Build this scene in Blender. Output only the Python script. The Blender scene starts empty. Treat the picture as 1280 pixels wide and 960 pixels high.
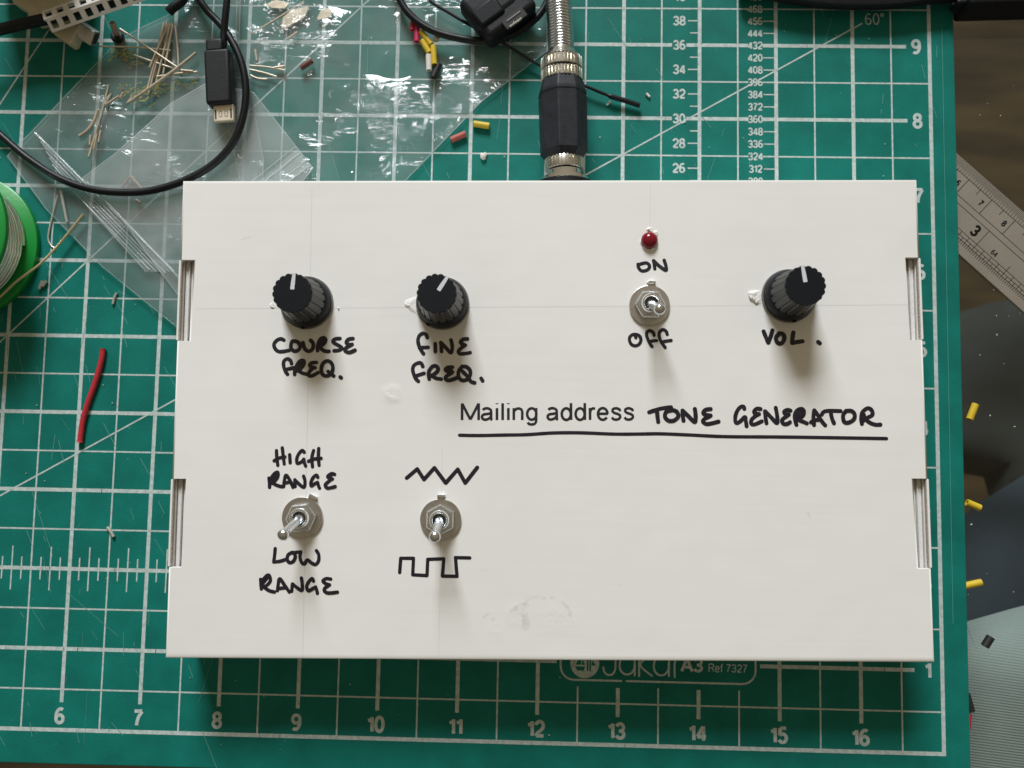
import bpy, bmesh, math, random
import numpy as np
from mathutils import Vector, Matrix, noise, geometry
S = 0.001                      # everything below is written in millimetres
random.seed(7)
scene = bpy.context.scene
COL = scene.collection

# ------------------------------------------------------------------ camera
F = 1080.0
CR = (-0.0817, 0.0236, 0.0183)
CC = np.array([301.7, 90.5, 281.0])
def _rot(r):
    r = np.array(r); th = np.linalg.norm(r); k = r / th
    K = np.array([[0, -k[2], k[1]], [k[2], 0, -k[0]], [-k[1], k[0], 0]])
    return np.eye(3) + math.sin(th) * K + (1 - math.cos(th)) * K @ K
RW = _rot(CR) @ np.diag([1, -1, -1.])
cam = bpy.data.cameras.new('camera'); cam_o = bpy.data.objects.new('camera', cam); COL.objects.link(cam_o)
M3 = (np.diag([1, -1, -1.]) @ RW).T
m4 = Matrix([list(M3[i]) + [CC[i] * S] for i in range(3)] + [[0, 0, 0, 1]])
cam_o.matrix_world = m4
cam.sensor_fit = 'HORIZONTAL'; cam.sensor_width = 36; cam.lens = F / 1280 * 36
cam.clip_start = 0.005; cam.clip_end = 20
cam.dof.use_dof = True; cam.dof.focus_distance = 0.262; cam.dof.aperture_fstop = 13
scene.camera = cam_o
def at(px, py, z=0.0):
    """point of the photograph -> where that sight line meets the height z (mm)"""
    w = RW.T @ np.array([(px - 640) / F, (py - 480) / F, 1.])
    q = CC + w * (z - CC[2]) / w[2]
    return Vector((q[0], q[1], q[2]))

# ------------------------------------------------------------------ world, window light, exposure
W = bpy.data.worlds.new('World'); scene.world = W; W.use_nodes = True
nt = W.node_tree; bg = nt.nodes['Background']
tc = nt.nodes.new('ShaderNodeTexCoord'); sp = nt.nodes.new('ShaderNodeSeparateXYZ'); rp = nt.nodes.new('ShaderNodeValToRGB')
mp = nt.nodes.new('ShaderNodeMapRange'); mp.inputs[1].default_value = -1; mp.inputs[2].default_value = 1
nt.links.new(tc.outputs['Generated'], sp.inputs[0]); nt.links.new(sp.outputs['Z'], mp.inputs[0]); nt.links.new(mp.outputs[0], rp.inputs[0])
rp.color_ramp.elements[0].position = 0.3; rp.color_ramp.elements[0].color = (0.10, 0.085, 0.065, 1)
rp.color_ramp.elements[1].position = 1.0; rp.color_ramp.elements[1].color = (0.60, 0.505, 0.345, 1)
e = rp.color_ramp.elements.new(0.6); e.color = (0.42, 0.345, 0.22, 1)
my = nt.nodes.new('ShaderNodeMapRange'); my.interpolation_type = 'SMOOTHSTEP'; my.inputs[1].default_value = -.9; my.inputs[2].default_value = .9; my.inputs[3].default_value = .72; my.inputs[4].default_value = 1.45
nt.links.new(sp.outputs['Y'], my.inputs[0])
vm = nt.nodes.new('ShaderNodeVectorMath'); vm.operation = 'SCALE'; nt.links.new(rp.outputs[0], vm.inputs[0]); nt.links.new(my.outputs[0], vm.inputs['Scale'])
nt.links.new(vm.outputs[0], bg.inputs[0]); bg.inputs[1].default_value = 0.40
def area(name, pos, target, sx, sy, watts, color):
    l = bpy.data.lights.new(name, 'AREA'); l.shape = 'RECTANGLE'; l.size = sx * S; l.size_y = sy * S
    l.energy = watts; l.color = color
    o = bpy.data.objects.new(name, l); COL.objects.link(o)
    o.location = Vector(pos) * S
    o.rotation_euler = (Vector(target) - Vector(pos)).to_track_quat('-Z', 'Y').to_euler()
    return o
area('window_light', (-317, 3726, 2378), (306, 90, 20), 1380, 1380, 234.0, (0.94, 0.975, 1.0))
scene.view_settings.view_transform = 'Standard'; scene.view_settings.look = 'None'
scene.view_settings.exposure = 0; scene.view_settings.gamma = 1
scene.cycles.use_denoising = True
scene.cycles.max_bounces = 14; scene.cycles.transparent_max_bounces = 24

# ------------------------------------------------------------------ materials
def mat(name, color, rough=0.5, metal=0.0, var=0.0, vscale=200.0, bump=0.0, bscale=600.0, spec=0.5, stretch=None, coat=0.0):
    m = bpy.data.materials.new(name); m.use_nodes = True
    n = m.node_tree.nodes; L = m.node_tree.links; b = n['Principled BSDF']
    b.inputs['Base Color'].default_value = (*color, 1); b.inputs['Roughness'].default_value = rough
    b.inputs['Metallic'].default_value = metal; b.inputs['Specular IOR Level'].default_value = spec
    if coat: b.inputs['Coat Weight'].default_value = coat; b.inputs['Coat Roughness'].default_value = 0.1
    t = n.new('ShaderNodeTexCoord'); src = t.outputs['Object']
    if stretch:
        mpp = n.new('ShaderNodeMapping'); mpp.inputs['Scale'].default_value = stretch
        L.new(src, mpp.inputs[0]); src = mpp.outputs[0]
    if var:
        nz = n.new('ShaderNodeTexNoise'); nz.inputs['Scale'].default_value = vscale; nz.inputs['Detail'].default_value = 5
        L.new(src, nz.inputs['Vector'])
        r = n.new('ShaderNodeValToRGB'); r.color_ramp.elements[0].position = .3; r.color_ramp.elements[1].position = .7
        r.color_ramp.elements[0].color = (*[c * (1 - var) for c in color], 1)
        r.color_ramp.elements[1].color = (*[min(1, c * (1 + var)) for c in color], 1)
        L.new(nz.outputs['Fac'], r.inputs[0]); L.new(r.outputs[0], b.inputs['Base Color'])
    if bump:
        nb = n.new('ShaderNodeTexNoise'); nb.inputs['Scale'].default_value = bscale; nb.inputs['Detail'].default_value = 4
        L.new(src, nb.inputs['Vector'])
        bp = n.new('ShaderNodeBump'); bp.inputs['Strength'].default_value = bump; bp.inputs['Distance'].default_value = 0.0004
        L.new(nb.outputs['Fac'], bp.inputs['Height']); L.new(bp.outputs[0], b.inputs['Normal'])
    return m

def film(name, haze, tint=(0.95, 0.97, 0.97), bump=0.6, bscale=90.0, rough=0.13):
    """clear plastic film: mostly see-through, a little milky, glossy wrinkles"""
    m = bpy.data.materials.new(name); m.use_nodes = True
    n = m.node_tree.nodes; L = m.node_tree.links
    n.remove(n['Principled BSDF']); out = n['Material Output']
    tr = n.new('ShaderNodeBsdfTransparent'); tr.inputs[0].default_value = (*tint, 1)
    df = n.new('ShaderNodeBsdfDiffuse'); df.inputs[0].default_value = (0.74, 0.78, 0.8, 1)
    gl = n.new('ShaderNodeBsdfGlossy'); gl.inputs['Roughness'].default_value = rough; gl.inputs[0].default_value = (1, 1, 1, 1)
    t = n.new('ShaderNodeTexCoord')
    nz = n.new('ShaderNodeTexNoise'); nz.inputs['Scale'].default_value = bscale; nz.inputs['Detail'].default_value = 4; nz.inputs['Distortion'].default_value = 1.2
    bp = n.new('ShaderNodeBump'); bp.inputs['Strength'].default_value = bump; bp.inputs['Distance'].default_value = 0.004
    mpp = n.new('ShaderNodeMapping'); mpp.inputs['Rotation'].default_value = (0, 0, math.radians(48)); mpp.inputs['Scale'].default_value = (.45, 1.3, 1)
    L.new(t.outputs['Object'], mpp.inputs[0]); L.new(mpp.outputs[0], nz.inputs['Vector'])
    n3 = n.new('ShaderNodeTexNoise'); n3.inputs['Scale'].default_value = 30; n3.inputs['Detail'].default_value = 2; L.new(t.outputs['Object'], n3.inputs['Vector'])
    m3 = n.new('ShaderNodeMapRange'); m3.inputs[1].default_value = .45; m3.inputs[2].default_value = .62; L.new(n3.outputs['Fac'], m3.inputs[0])
    mm = n.new('ShaderNodeMath'); mm.operation = 'MULTIPLY'; L.new(nz.outputs['Fac'], mm.inputs[0]); L.new(m3.outputs[0], mm.inputs[1])
    L.new(mm.outputs[0], bp.inputs['Height'])
    n2 = n.new('ShaderNodeTexNoise'); n2.inputs['Scale'].default_value = 45; n2.inputs['Detail'].default_value = 4
    L.new(t.outputs['Object'], n2.inputs['Vector'])
    mr = n.new('ShaderNodeMapRange'); mr.inputs[1].default_value = .35; mr.inputs[2].default_value = .7
    mr.inputs[3].default_value = haze * .5; mr.inputs[4].default_value = haze * 1.5
    L.new(n2.outputs['Fac'], mr.inputs[0])
    m1 = n.new('ShaderNodeMixShader'); L.new(mr.outputs[0], m1.inputs[0]); L.new(tr.outputs[0], m1.inputs[1]); L.new(df.outputs[0], m1.inputs[2])
    fr = n.new('ShaderNodeFresnel'); fr.inputs[0].default_value = 1.5; L.new(bp.outputs[0], fr.inputs['Normal'])
    L.new(bp.outputs[0], gl.inputs['Normal'])
    ge = n.new('ShaderNodeNewGeometry'); su = n.new('ShaderNodeMath'); su.operation = 'SUBTRACT'; su.inputs[0].default_value = 1; L.new(ge.outputs['Backfacing'], su.inputs[1])
    mu = n.new('ShaderNodeMath'); mu.operation = 'MULTIPLY'; L.new(fr.outputs[0], mu.inputs[0]); L.new(su.outputs[0], mu.inputs[1])
    m2 = n.new('ShaderNodeMixShader'); L.new(mu.outputs[0], m2.inputs[0]); L.new(m1.outputs[0], m2.inputs[1]); L.new(gl.outputs[0], m2.inputs[2])
    L.new(m2.outputs[0], out.inputs[0])
    return m

M = {}
M['green'] = mat('mat_green_vinyl', (0.0055, 0.160, 0.132), .5, 0, .16, 90, .25, 2600, .16)
M['print'] = mat('mat_print', (0.46, 0.54, 0.53), .6, 0, .2, 700)
M['scratch'] = mat('mat_scratch', (0.11, 0.33, 0.28), .6)
M['cut'] = mat('mat_cut', (0.06, 0.10, 0.10), .7)
M['ink'] = mat('marker_ink', (0.012, 0.010, 0.018), .42, 0, .5, 900, 0, 1, .45)
M['black_print'] = mat('printed_ink', (0.009, 0.009, 0.012), .6, 0, .6, 1500)
M['pencil'] = mat('pencil', (0.66, 0.66, 0.65), .8, 0, .1, 3000)
M['torn'] = mat('torn_paper', (0.84, 0.83, 0.80), .9, 0, .06, 900, .6, 1500)
M['grey_card'] = mat('raw_grey_card', (0.74, 0.72, 0.71), .85, 0, .06, 900)
M['edge_card'] = mat('cut_card_edge', (0.48, 0.43, 0.38), .9, 0, .3, 1500)
M['black_plastic'] = mat('knob_black', (0.006, 0.0075, 0.011), .5, 0, .1, 800, .1, 3000, .2)
M['knob_side'] = mat('knob_side_black', (0.011, 0.012, 0.013), .36, 0, 0, 1, 0, 1, .4)
M['knob_ring'] = mat('knob_grey_ring', (0.16, 0.16, 0.16), .45)
M['pointer'] = mat('pointer_white', (0.62, 0.65, 0.68), .5)
M['nickel'] = mat('nickel', (0.70, 0.72, 0.74), .22, 1.0, .08, 900, .12, 1200)
M['washer'] = mat('washer_steel', (0.57, 0.55, 0.53), .33, 1.0, .08, 900, .12, 1200)
M['chrome'] = mat('bright_chrome', (0.84, 0.87, 0.90), .14, 1.0)
M['knurled'] = mat('knurled_nickel', (0.70, 0.68, 0.63), .25, 1.0, .08, 700)
M['brassy'] = mat('gold_plated', (0.78, 0.70, 0.57), .38, .55, .06, 700)
M['darkhole'] = mat('dark_recess', (0.02, 0.02, 0.02), .7)
M['rubber'] = mat('black_rubber', (0.007, 0.008, 0.011), .5, 0, .15, 500, .15, 1500, .3)
M['cable'] = mat('black_cable', (0.005, 0.006, 0.008), .42, 0, .15, 300, .1, 2000, .3)
M['adapter'] = mat('adapter_black', (0.014, 0.017, 0.023), .55, 0, .3, 350, .12, 1200, .35)
M['white_plastic'] = mat('white_plastic', (0.62, 0.60, 0.57), .5, 0, .06, 300)
M['cream'] = mat('cream_plastic', (0.58, 0.52, 0.38), .5, 0, .07, 250)
M['spool'] = mat('spool_green', (0.004, 0.27, 0.038), .34, 0, .06, 120, .1, 800, .5)
M['solder'] = mat('solder', (0.85, 0.84, 0.80), .24, 1.0, .06, 500)
M['goldwire'] = mat('flux_wire', (0.70, 0.58, 0.34), .3, .6)
M['tan'] = mat('tinned_lead', (0.58, 0.51, 0.40), .4, .5, .2, 500)
M['steelwire'] = mat('steel_wire', (0.62, 0.60, 0.56), .35, .6)
M['copper'] = mat('copper_bits', (0.40, 0.29, 0.22), .45, .5)
M['yellow'] = mat('yellow_sleeve', (0.62, 0.44, 0.025), .45, 0, .08, 500)
M['red'] = mat('red_sleeve', (0.46, 0.022, 0.035), .45, 0, .1, 500)
M['pinkred'] = mat('pink_red_sleeve', (0.50, 0.018, 0.09), .45, 0, .08, 500)
M['brick'] = mat('dull_red_sleeve', (0.40, 0.09, 0.07), .55, 0, .1, 500)
M['maroon'] = mat('maroon_sleeve', (0.12, 0.03, 0.022), .5)
M['whites'] = mat('white_sleeve', (0.66, 0.64, 0.60), .5)
M['blacks'] = mat('black_sleeve', (0.014, 0.016, 0.017), .45)
M['fluff'] = mat('white_crumb', (0.72, 0.70, 0.66), .9)
M['steel'] = mat('ruler_steel', (0.33, 0.30, 0.26), .50, .55, .07, 60, .1, 900, .4, (1, 1, 1))
M['engrave'] = mat('ruler_ink', (0.006, 0.006, 0.006), .7, 0, 0, 1, 0, 1, .1)
M['floor'] = mat('floor_boards', (0.050, 0.034, 0.015), .6, 0, .55, 7, 0, 1, .3, (1, 5, 1))
M['bluecloth'] = mat('blue_cloth', (0.042, 0.066, 0.092), .9, 0, .35, 12)
M['dark_reflect'] = mat('dark_reflection', (0.034, 0.040, 0.038), .9, 0, .5, 9)  # tone of the slab that stands in for a dark reflection
M['yprint'] = mat('yellow_scrap', (0.36, 0.33, 0.04), .6, 0, .4, 700)
M['film_a'] = film('bag_film_a', .09, tint=(.90, .92, .92), bump=.8, bscale=90)
M['film_b'] = film('bag_film_b', .14, bump=.6, bscale=80)
M['film_c'] = film('bag_film_c', .075, bump=1.0, bscale=135, rough=.085)
M['band'] = film('bag_band', .22, bump=.5, bscale=160)
M['seam'] = film('bag_seam', .42, bump=.2, bscale=200)

def card_material():
    m = mat('white_card', (0.80, 0.795, 0.775), .62, 0, .018, 25, 0, 1, .35)
    n = m.node_tree.nodes; L = m.node_tree.links; b = n['Principled BSDF']
    t = n.new('ShaderNodeTexCoord'); mpn = n.new('ShaderNodeMapping'); mpn.inputs['Scale'].default_value = (14, 420, 30)
    L.new(t.outputs['Object'], mpn.inputs[0])
    a = n.new('ShaderNodeTexNoise'); a.inputs['Scale'].default_value = 1; a.inputs['Detail'].default_value = 3; L.new(mpn.outputs[0], a.inputs['Vector'])
    c = n.new('ShaderNodeTexNoise'); c.inputs['Scale'].default_value = 32; c.inputs['Detail'].default_value = 2; L.new(t.outputs['Object'], c.inputs['Vector'])
    b1 = n.new('ShaderNodeBump'); b1.inputs['Strength'].default_value = .10; b1.inputs['Distance'].default_value = .0003; L.new(a.outputs['Fac'], b1.inputs['Height'])
    b2 = n.new('ShaderNodeBump'); b2.inputs['Strength'].default_value = .22; b2.inputs['Distance'].default_value = .0022; L.new(c.outputs['Fac'], b2.inputs['Height'])
    L.new(b1.outputs[0], b2.inputs['Normal']); last = b2.outputs[0]
    for (dx, dy, rad_, st_) in DENTS:
        vm = n.new('ShaderNodeVectorMath'); vm.operation = 'DISTANCE'; vm.inputs[1].default_value = (dx * S, dy * S, .0229); L.new(t.outputs['Object'], vm.inputs[0])
        mr = n.new('ShaderNodeMapRange'); mr.interpolation_type = 'SMOOTHERSTEP'; mr.inputs[1].default_value = rad_ * S; mr.inputs[2].default_value = 0; L.new(vm.outputs['Value'], mr.inputs[0])
        nn = n.new('ShaderNodeTexNoise'); nn.inputs['Scale'].default_value = 380; L.new(t.outputs['Object'], nn.inputs['Vector'])
        mu = n.new('ShaderNodeMath'); mu.operation = 'MULTIPLY'; L.new(mr.outputs[0], mu.inputs[0]); L.new(nn.outputs['Fac'], mu.inputs[1])
        bd = n.new('ShaderNodeBump'); bd.inputs['Strength'].default_value = st_; bd.inputs['Distance'].default_value = .0022; L.new(mu.outputs[0], bd.inputs['Height']); L.new(last, bd.inputs['Normal']); last = bd.outputs[0]
    L.new(last, b.inputs['Normal'])
    return m
_bc = sum((at(*q, 23.0) for q in ((228.5, 226), (1146, 224.5), (1168.5, 828), (206.5, 822.5))), Vector()) / 4
DENTS = [(*(at(x, y, 23.0) - _bc).xy, r, w) for x, y, r, w in ((490, 492, 4.5, .2), (648, 768, 6.0, .08), (700, 772, 8.0, .06), (620, 790, 4.0, .06))]
M['card'] = card_material()
def stain_material():
    m = bpy.data.materials.new('grubby_mark'); m.use_nodes = True
    n = m.node_tree.nodes; L = m.node_tree.links; b = n['Principled BSDF']
    b.inputs['Base Color'].default_value = (.56, .56, .54, 1); b.inputs['Roughness'].default_value = .8
    t = n.new('ShaderNodeTexCoord'); nz = n.new('ShaderNodeTexNoise'); nz.inputs['Scale'].default_value = 330; nz.inputs['Detail'].default_value = 5; L.new(t.outputs['Object'], nz.inputs['Vector'])
    mr = n.new('ShaderNodeMapRange'); mr.inputs[1].default_value = .42; mr.inputs[2].default_value = .72; mr.inputs[3].default_value = 0; mr.inputs[4].default_value = .22; L.new(nz.outputs['Fac'], mr.inputs[0])
    L.new(mr.outputs[0], b.inputs['Alpha']); return m
M['stain'] = stain_material()

def led_material():
    m = mat('red_lens', (0.30, 0.004, 0.022), .10, 0, 0, 1, 0, 1, .6)
    b = m.node_tree.nodes['Principled BSDF']; b.inputs['Transmission Weight'].default_value = .35; b.inputs['Subsurface Weight'].default_value = .1; b.inputs['Subsurface Radius'].default_value = (.003, .0006, .0006); b.inputs['Subsurface Scale'].default_value = .5
    return m
M['led'] = led_material()

def ribbed_material():
    m = mat('ribbed_fabric', (0.25, 0.315, 0.315), .95, 0, .25, 20)
    n = m.node_tree.nodes; L = m.node_tree.links; b = n['Principled BSDF']
    t = n.new('ShaderNodeTexCoord'); mpn = n.new('ShaderNodeMapping'); mpn.inputs['Rotation'].default_value = (0, 0, .10)
    L.new(t.outputs['Object'], mpn.inputs[0])
    w = n.new('ShaderNodeTexWave'); w.wave_type = 'BANDS'; w.bands_direction = 'Y'; w.inputs['Scale'].default_value = 340; w.inputs['Distortion'].default_value = .5; w.inputs['Detail'].default_value = 2; w.inputs['Detail Scale'].default_value = 4
    L.new(mpn.outputs[0], w.inputs['Vector'])
    bp = n.new('ShaderNodeBump'); bp.inputs['Strength'].default_value = .34; bp.inputs['Distance'].default_value = .0007
    L.new(w.outputs['Fac'], bp.inputs['Height']); L.new(bp.outputs[0], b.inputs['Normal'])
    return m
M['ribbed'] = ribbed_material()

def glass_material():
    m = bpy.data.materials.new('smoked_glass'); m.use_nodes = True
    n = m.node_tree.nodes; L = m.node_tree.links; n.remove(n['Principled BSDF']); out = n['Material Output']
    tr = n.new('ShaderNodeBsdfTransparent'); tr.inputs[0].default_value = (0.92, 0.925, 0.91, 1)
    gl = n.new('ShaderNodeBsdfGlossy'); gl.inputs['Roughness'].default_value = .06
    fr = n.new('ShaderNodeFresnel'); fr.inputs[0].default_value = 1.5
    ge = n.new('ShaderNodeNewGeometry'); su = n.new('ShaderNodeMath'); su.operation = 'SUBTRACT'; su.inputs[0].default_value = 1; L.new(ge.outputs['Backfacing'], su.inputs[1])
    mu = n.new('ShaderNodeMath'); mu.operation = 'MULTIPLY'; L.new(fr.outputs[0], mu.inputs[0]); L.new(su.outputs[0], mu.inputs[1])
    mx = n.new('ShaderNodeMixShader'); L.new(mu.outputs[0], mx.inputs[0]); L.new(tr.outputs[0], mx.inputs[1]); L.new(gl.outputs[0], mx.inputs[2])
    L.new(mx.outputs[0], out.inputs[0]); return m
M['glass'] = glass_material()

# ------------------------------------------------------------------ mesh builder
def frame(d):
    d = d.normalized(); up = Vector((0, 0, 1)) if abs(d.z) < .95 else Vector((1, 0, 0))
    a = d.cross(up).normalized(); return a, d.cross(a).normalized()
def smooth(pts, n=6, closed=False):
    pts = [Vector(p) for p in pts]; k = len(pts); out = []
    if k < 3: return pts
    rng = range(k if closed else k - 1)
    for i in rng:
        g = (lambda j: pts[j % k]) if closed else (lambda j: pts[max(0, min(k - 1, j))])
        p0, p1, p2, p3 = g(i - 1), g(i), g(i + 1), g(i + 2)
        for s in range(n):
            t = s / n
            out.append(.5 * ((2 * p1) + (p2 - p0) * t + (2 * p0 - 5 * p1 + 4 * p2 - p3) * t * t + (3 * p1 - p0 - 3 * p2 + p3) * t ** 3))
    if not closed: out.append(pts[-1])
    return out

PIVOT = [None, 1.0]               # a point and a factor: small fittings are drawn at nominal size and scaled about it
class MB:
    def __init__(s): s.v = []; s.f = []
    def add(s, vs, fs):
        b = len(s.v); s.v += [Vector(v) for v in vs]; s.f += [tuple(i + b for i in f) for f in fs]; return s
    def box(s, c, size, R=None):
        c = Vector(c); hx, hy, hz = [d / 2 for d in size]
        vs = [Vector((x, y, z)) for z in (-hz, hz) for y in (-hy, hy) for x in (-hx, hx)]
        if R is not None: vs = [R @ v for v in vs]
        return s.add([c + v for v in vs], [(0, 2, 3, 1), (4, 5, 7, 6), (0, 1, 5, 4), (2, 6, 7, 3), (0, 4, 6, 2), (1, 3, 7, 5)])
    def tube(s, pts, r, seg=10, closed=False, caps=True):
        pts = [Vector(p) for p in pts]; n = len(pts); rs = r if isinstance(r, (list, tuple)) else [r] * n
        a = None; vs = []
        for i, p in enumerate(pts):
            d = (pts[(i + 1) % n] - pts[i - 1]) if closed else (pts[min(i + 1, n - 1)] - pts[max(i - 1, 0)])
            if d.length < 1e-9: d = Vector((1, 0, 0))
            d.normalize()
            if a is None: a, b = frame(d)
            else:
                a = (a - d * a.dot(d)).normalized(); b = d.cross(a)
            for k in range(seg):
                t = 2 * math.pi * k / seg; vs.append(p + (a * math.cos(t) + b * math.sin(t)) * rs[i])
        fs = []
        for i in range(n if closed else n - 1):
            j = (i + 1) % n
            for k in range(seg):
                l = (k + 1) % seg; fs.append((i * seg + k, j * seg + k, j * seg + l, i * seg + l))
        if caps and not closed: fs += [tuple(range(seg)), tuple(range((n - 1) * seg, n * seg))[::-1]]
        return s.add(vs, fs)
    def lathe(s, base, axis, prof, seg=48, fn=None, caps=True, phase=0.0):
        """prof: (distance along axis, radius); fn(theta, i) scales the radius"""
        base = Vector(base); ax = Vector(axis).normalized()
        if abs(ax.z) > .999: a, b = Vector((1, 0, 0)), Vector((0, 1, 0))
        else:
            a, b = frame(ax)
            if a.cross(b).dot(ax) < 0: b = -b
        vs = []
        for i, (h, r) in enumerate(prof):
            for k in range(seg):
                t = 2 * math.pi * k / seg + phase; q = r * (fn(t, i) if fn else 1)
                vs.append(base + ax * h + (a * math.cos(t) + b * math.sin(t)) * q)
        fs = []
        for i in range(len(prof) - 1):
            for k in range(seg):
                l = (k + 1) % seg; fs.append((i * seg + k, i * seg + l, (i + 1) * seg + l, (i + 1) * seg + k))
        if caps: fs += [tuple(range(seg))[::-1], tuple(range((len(prof) - 1) * seg, len(prof) * seg))]
        return s.add(vs, fs)
    def prism(s, poly, z0, z1):
        n = len(poly)
        ar = sum(poly[i][0] * poly[(i + 1) % n][1] - poly[(i + 1) % n][0] * poly[i][1] for i in range(n))
        if ar < 0: poly = poly[::-1]
        vs = [(p[0], p[1], z0) for p in poly] + [(p[0], p[1], z1) for p in poly]
        return s.add(vs, [tuple(range(n))[::-1], tuple(range(n, 2 * n))] + [(i, (i + 1) % n, n + (i + 1) % n, n + i) for i in range(n)])
    def rect(s, x0, y0, x1, y1, z):
        return s.add([(x0, y0, z), (x1, y0, z), (x1, y1, z), (x0, y1, z)], [(0, 1, 2, 3)])
    def line(s, p, q, w, z):
        p, q = Vector((p[0], p[1])), Vector((q[0], q[1])); d = (q - p).normalized(); n = Vector((-d.y, d.x)) * w / 2
        return s.add([(*(p - n), z), (*(q - n), z), (*(q + n), z), (*(p + n), z)], [(0, 1, 2, 3)])
    def stroke(s, pts, w, z, dz=.0012, wob=.10, flat_ends=False):
        """marker stroke: flat ribbon with rounded ends along 3-D points at height z"""
        P = [Vector((p[0], p[1])) for p in pts]; Q = [P[0]]
        for p in P[1:]:
            if (p - Q[-1]).length > .02: Q.append(p)
        P = Q; n = len(P)
        if n < 2: P = [P[0], P[0] + Vector((.05, 0))]; n = 2
        ph = random.random() * 9; vs = []; fs = []
        for i, p in enumerate(P):
            d = (P[min(i + 1, n - 1)] - P[max(i - 1, 0)]).normalized(); q = Vector((-d.y, d.x))
            h = w / 2 * (1 + wob * noise.noise(Vector((p.x * .9 + ph, p.y * .9, ph))))
            vs += [(*(p + q * h), z + i * dz), (*(p - q * h), z + i * dz)]
        for i in range(n - 1): fs.append((2 * i + 1, 2 * i + 3, 2 * i + 2, 2 * i))
        s.add(vs, fs)
        for e, o in () if flat_ends else ((0, 1), (n - 1, n - 2)):
            d = (P[e] - P[o]).normalized(); a0 = math.atan2(d.y, d.x)
            c = [(P[e].x + w / 2 * math.cos(a0 - math.pi / 2 + math.pi * k / 8), P[e].y + w / 2 * math.sin(a0 - math.pi / 2 + math.pi * k / 8), z + e * dz + .0006) for k in range(9)]
            s.add(c, [tuple(range(9))])
        return s
    def zig(s, pts, w, z):
        for i in range(len(pts) - 1): s.stroke([pts[i], pts[i + 1]], w, z + i * .004)
        return s
    def build(s, name, m, parent=None, sm=30, bevel=0, bseg=2, bang=40, flat=False):
        if PIVOT[0] is not None: s.v = [PIVOT[0] + (v - PIVOT[0]) * PIVOT[1] for v in s.v]
        me = bpy.data.meshes.new(name)
        o0 = Vector((0, 0, 0)) if parent is None else Vector(parent['_o'])
        if parent is None:
            lo = Vector([min(v[i] for v in s.v) for i in range(3)]); hi = Vector([max(v[i] for v in s.v) for i in range(3)])
            o0 = Vector(((lo.x + hi.x) / 2, (lo.y + hi.y) / 2, lo.z))
        me.from_pydata([(v - o0) * S for v in s.v], [], s.f); me.update()
        bm = bmesh.new(); bm.from_mesh(me)
        if not flat: bmesh.ops.recalc_face_normals(bm, faces=bm.faces)
        bm.to_mesh(me); bm.free()
        if isinstance(m, str): m = M[m]
        me.materials.append(m)
        o = bpy.data.objects.new(name, me); COL.objects.link(o)
        if sm:
            me.polygons.foreach_set('use_smooth', [True] * len(me.polygons)); me.set_sharp_from_angle(angle=math.radians(sm))
        if bevel:
            bv = o.modifiers.new('bevel', 'BEVEL'); bv.width = bevel * S; bv.segments = bseg; bv.limit_method = 'ANGLE'; bv.angle_limit = math.radians(bang)
        o['_o'] = list(o0)
        if parent is None: o.location = o0 * S
        else: o.parent = parent
        return o

def tag(o, label=None, cat=None, group=None, kind=None):
    if label: o['label'] = label
    if cat: o['category'] = cat
    if group: o['group'] = group
    if kind: o['kind'] = kind
    return o
def thing(name, base, label, cat, group=None):
    o = bpy.data.objects.new(name, None); COL.objects.link(o); o.empty_display_size = .005
    o.location = Vector(base) * S; o['_o'] = list(base)
    return tag(o, label, cat, group)

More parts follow.
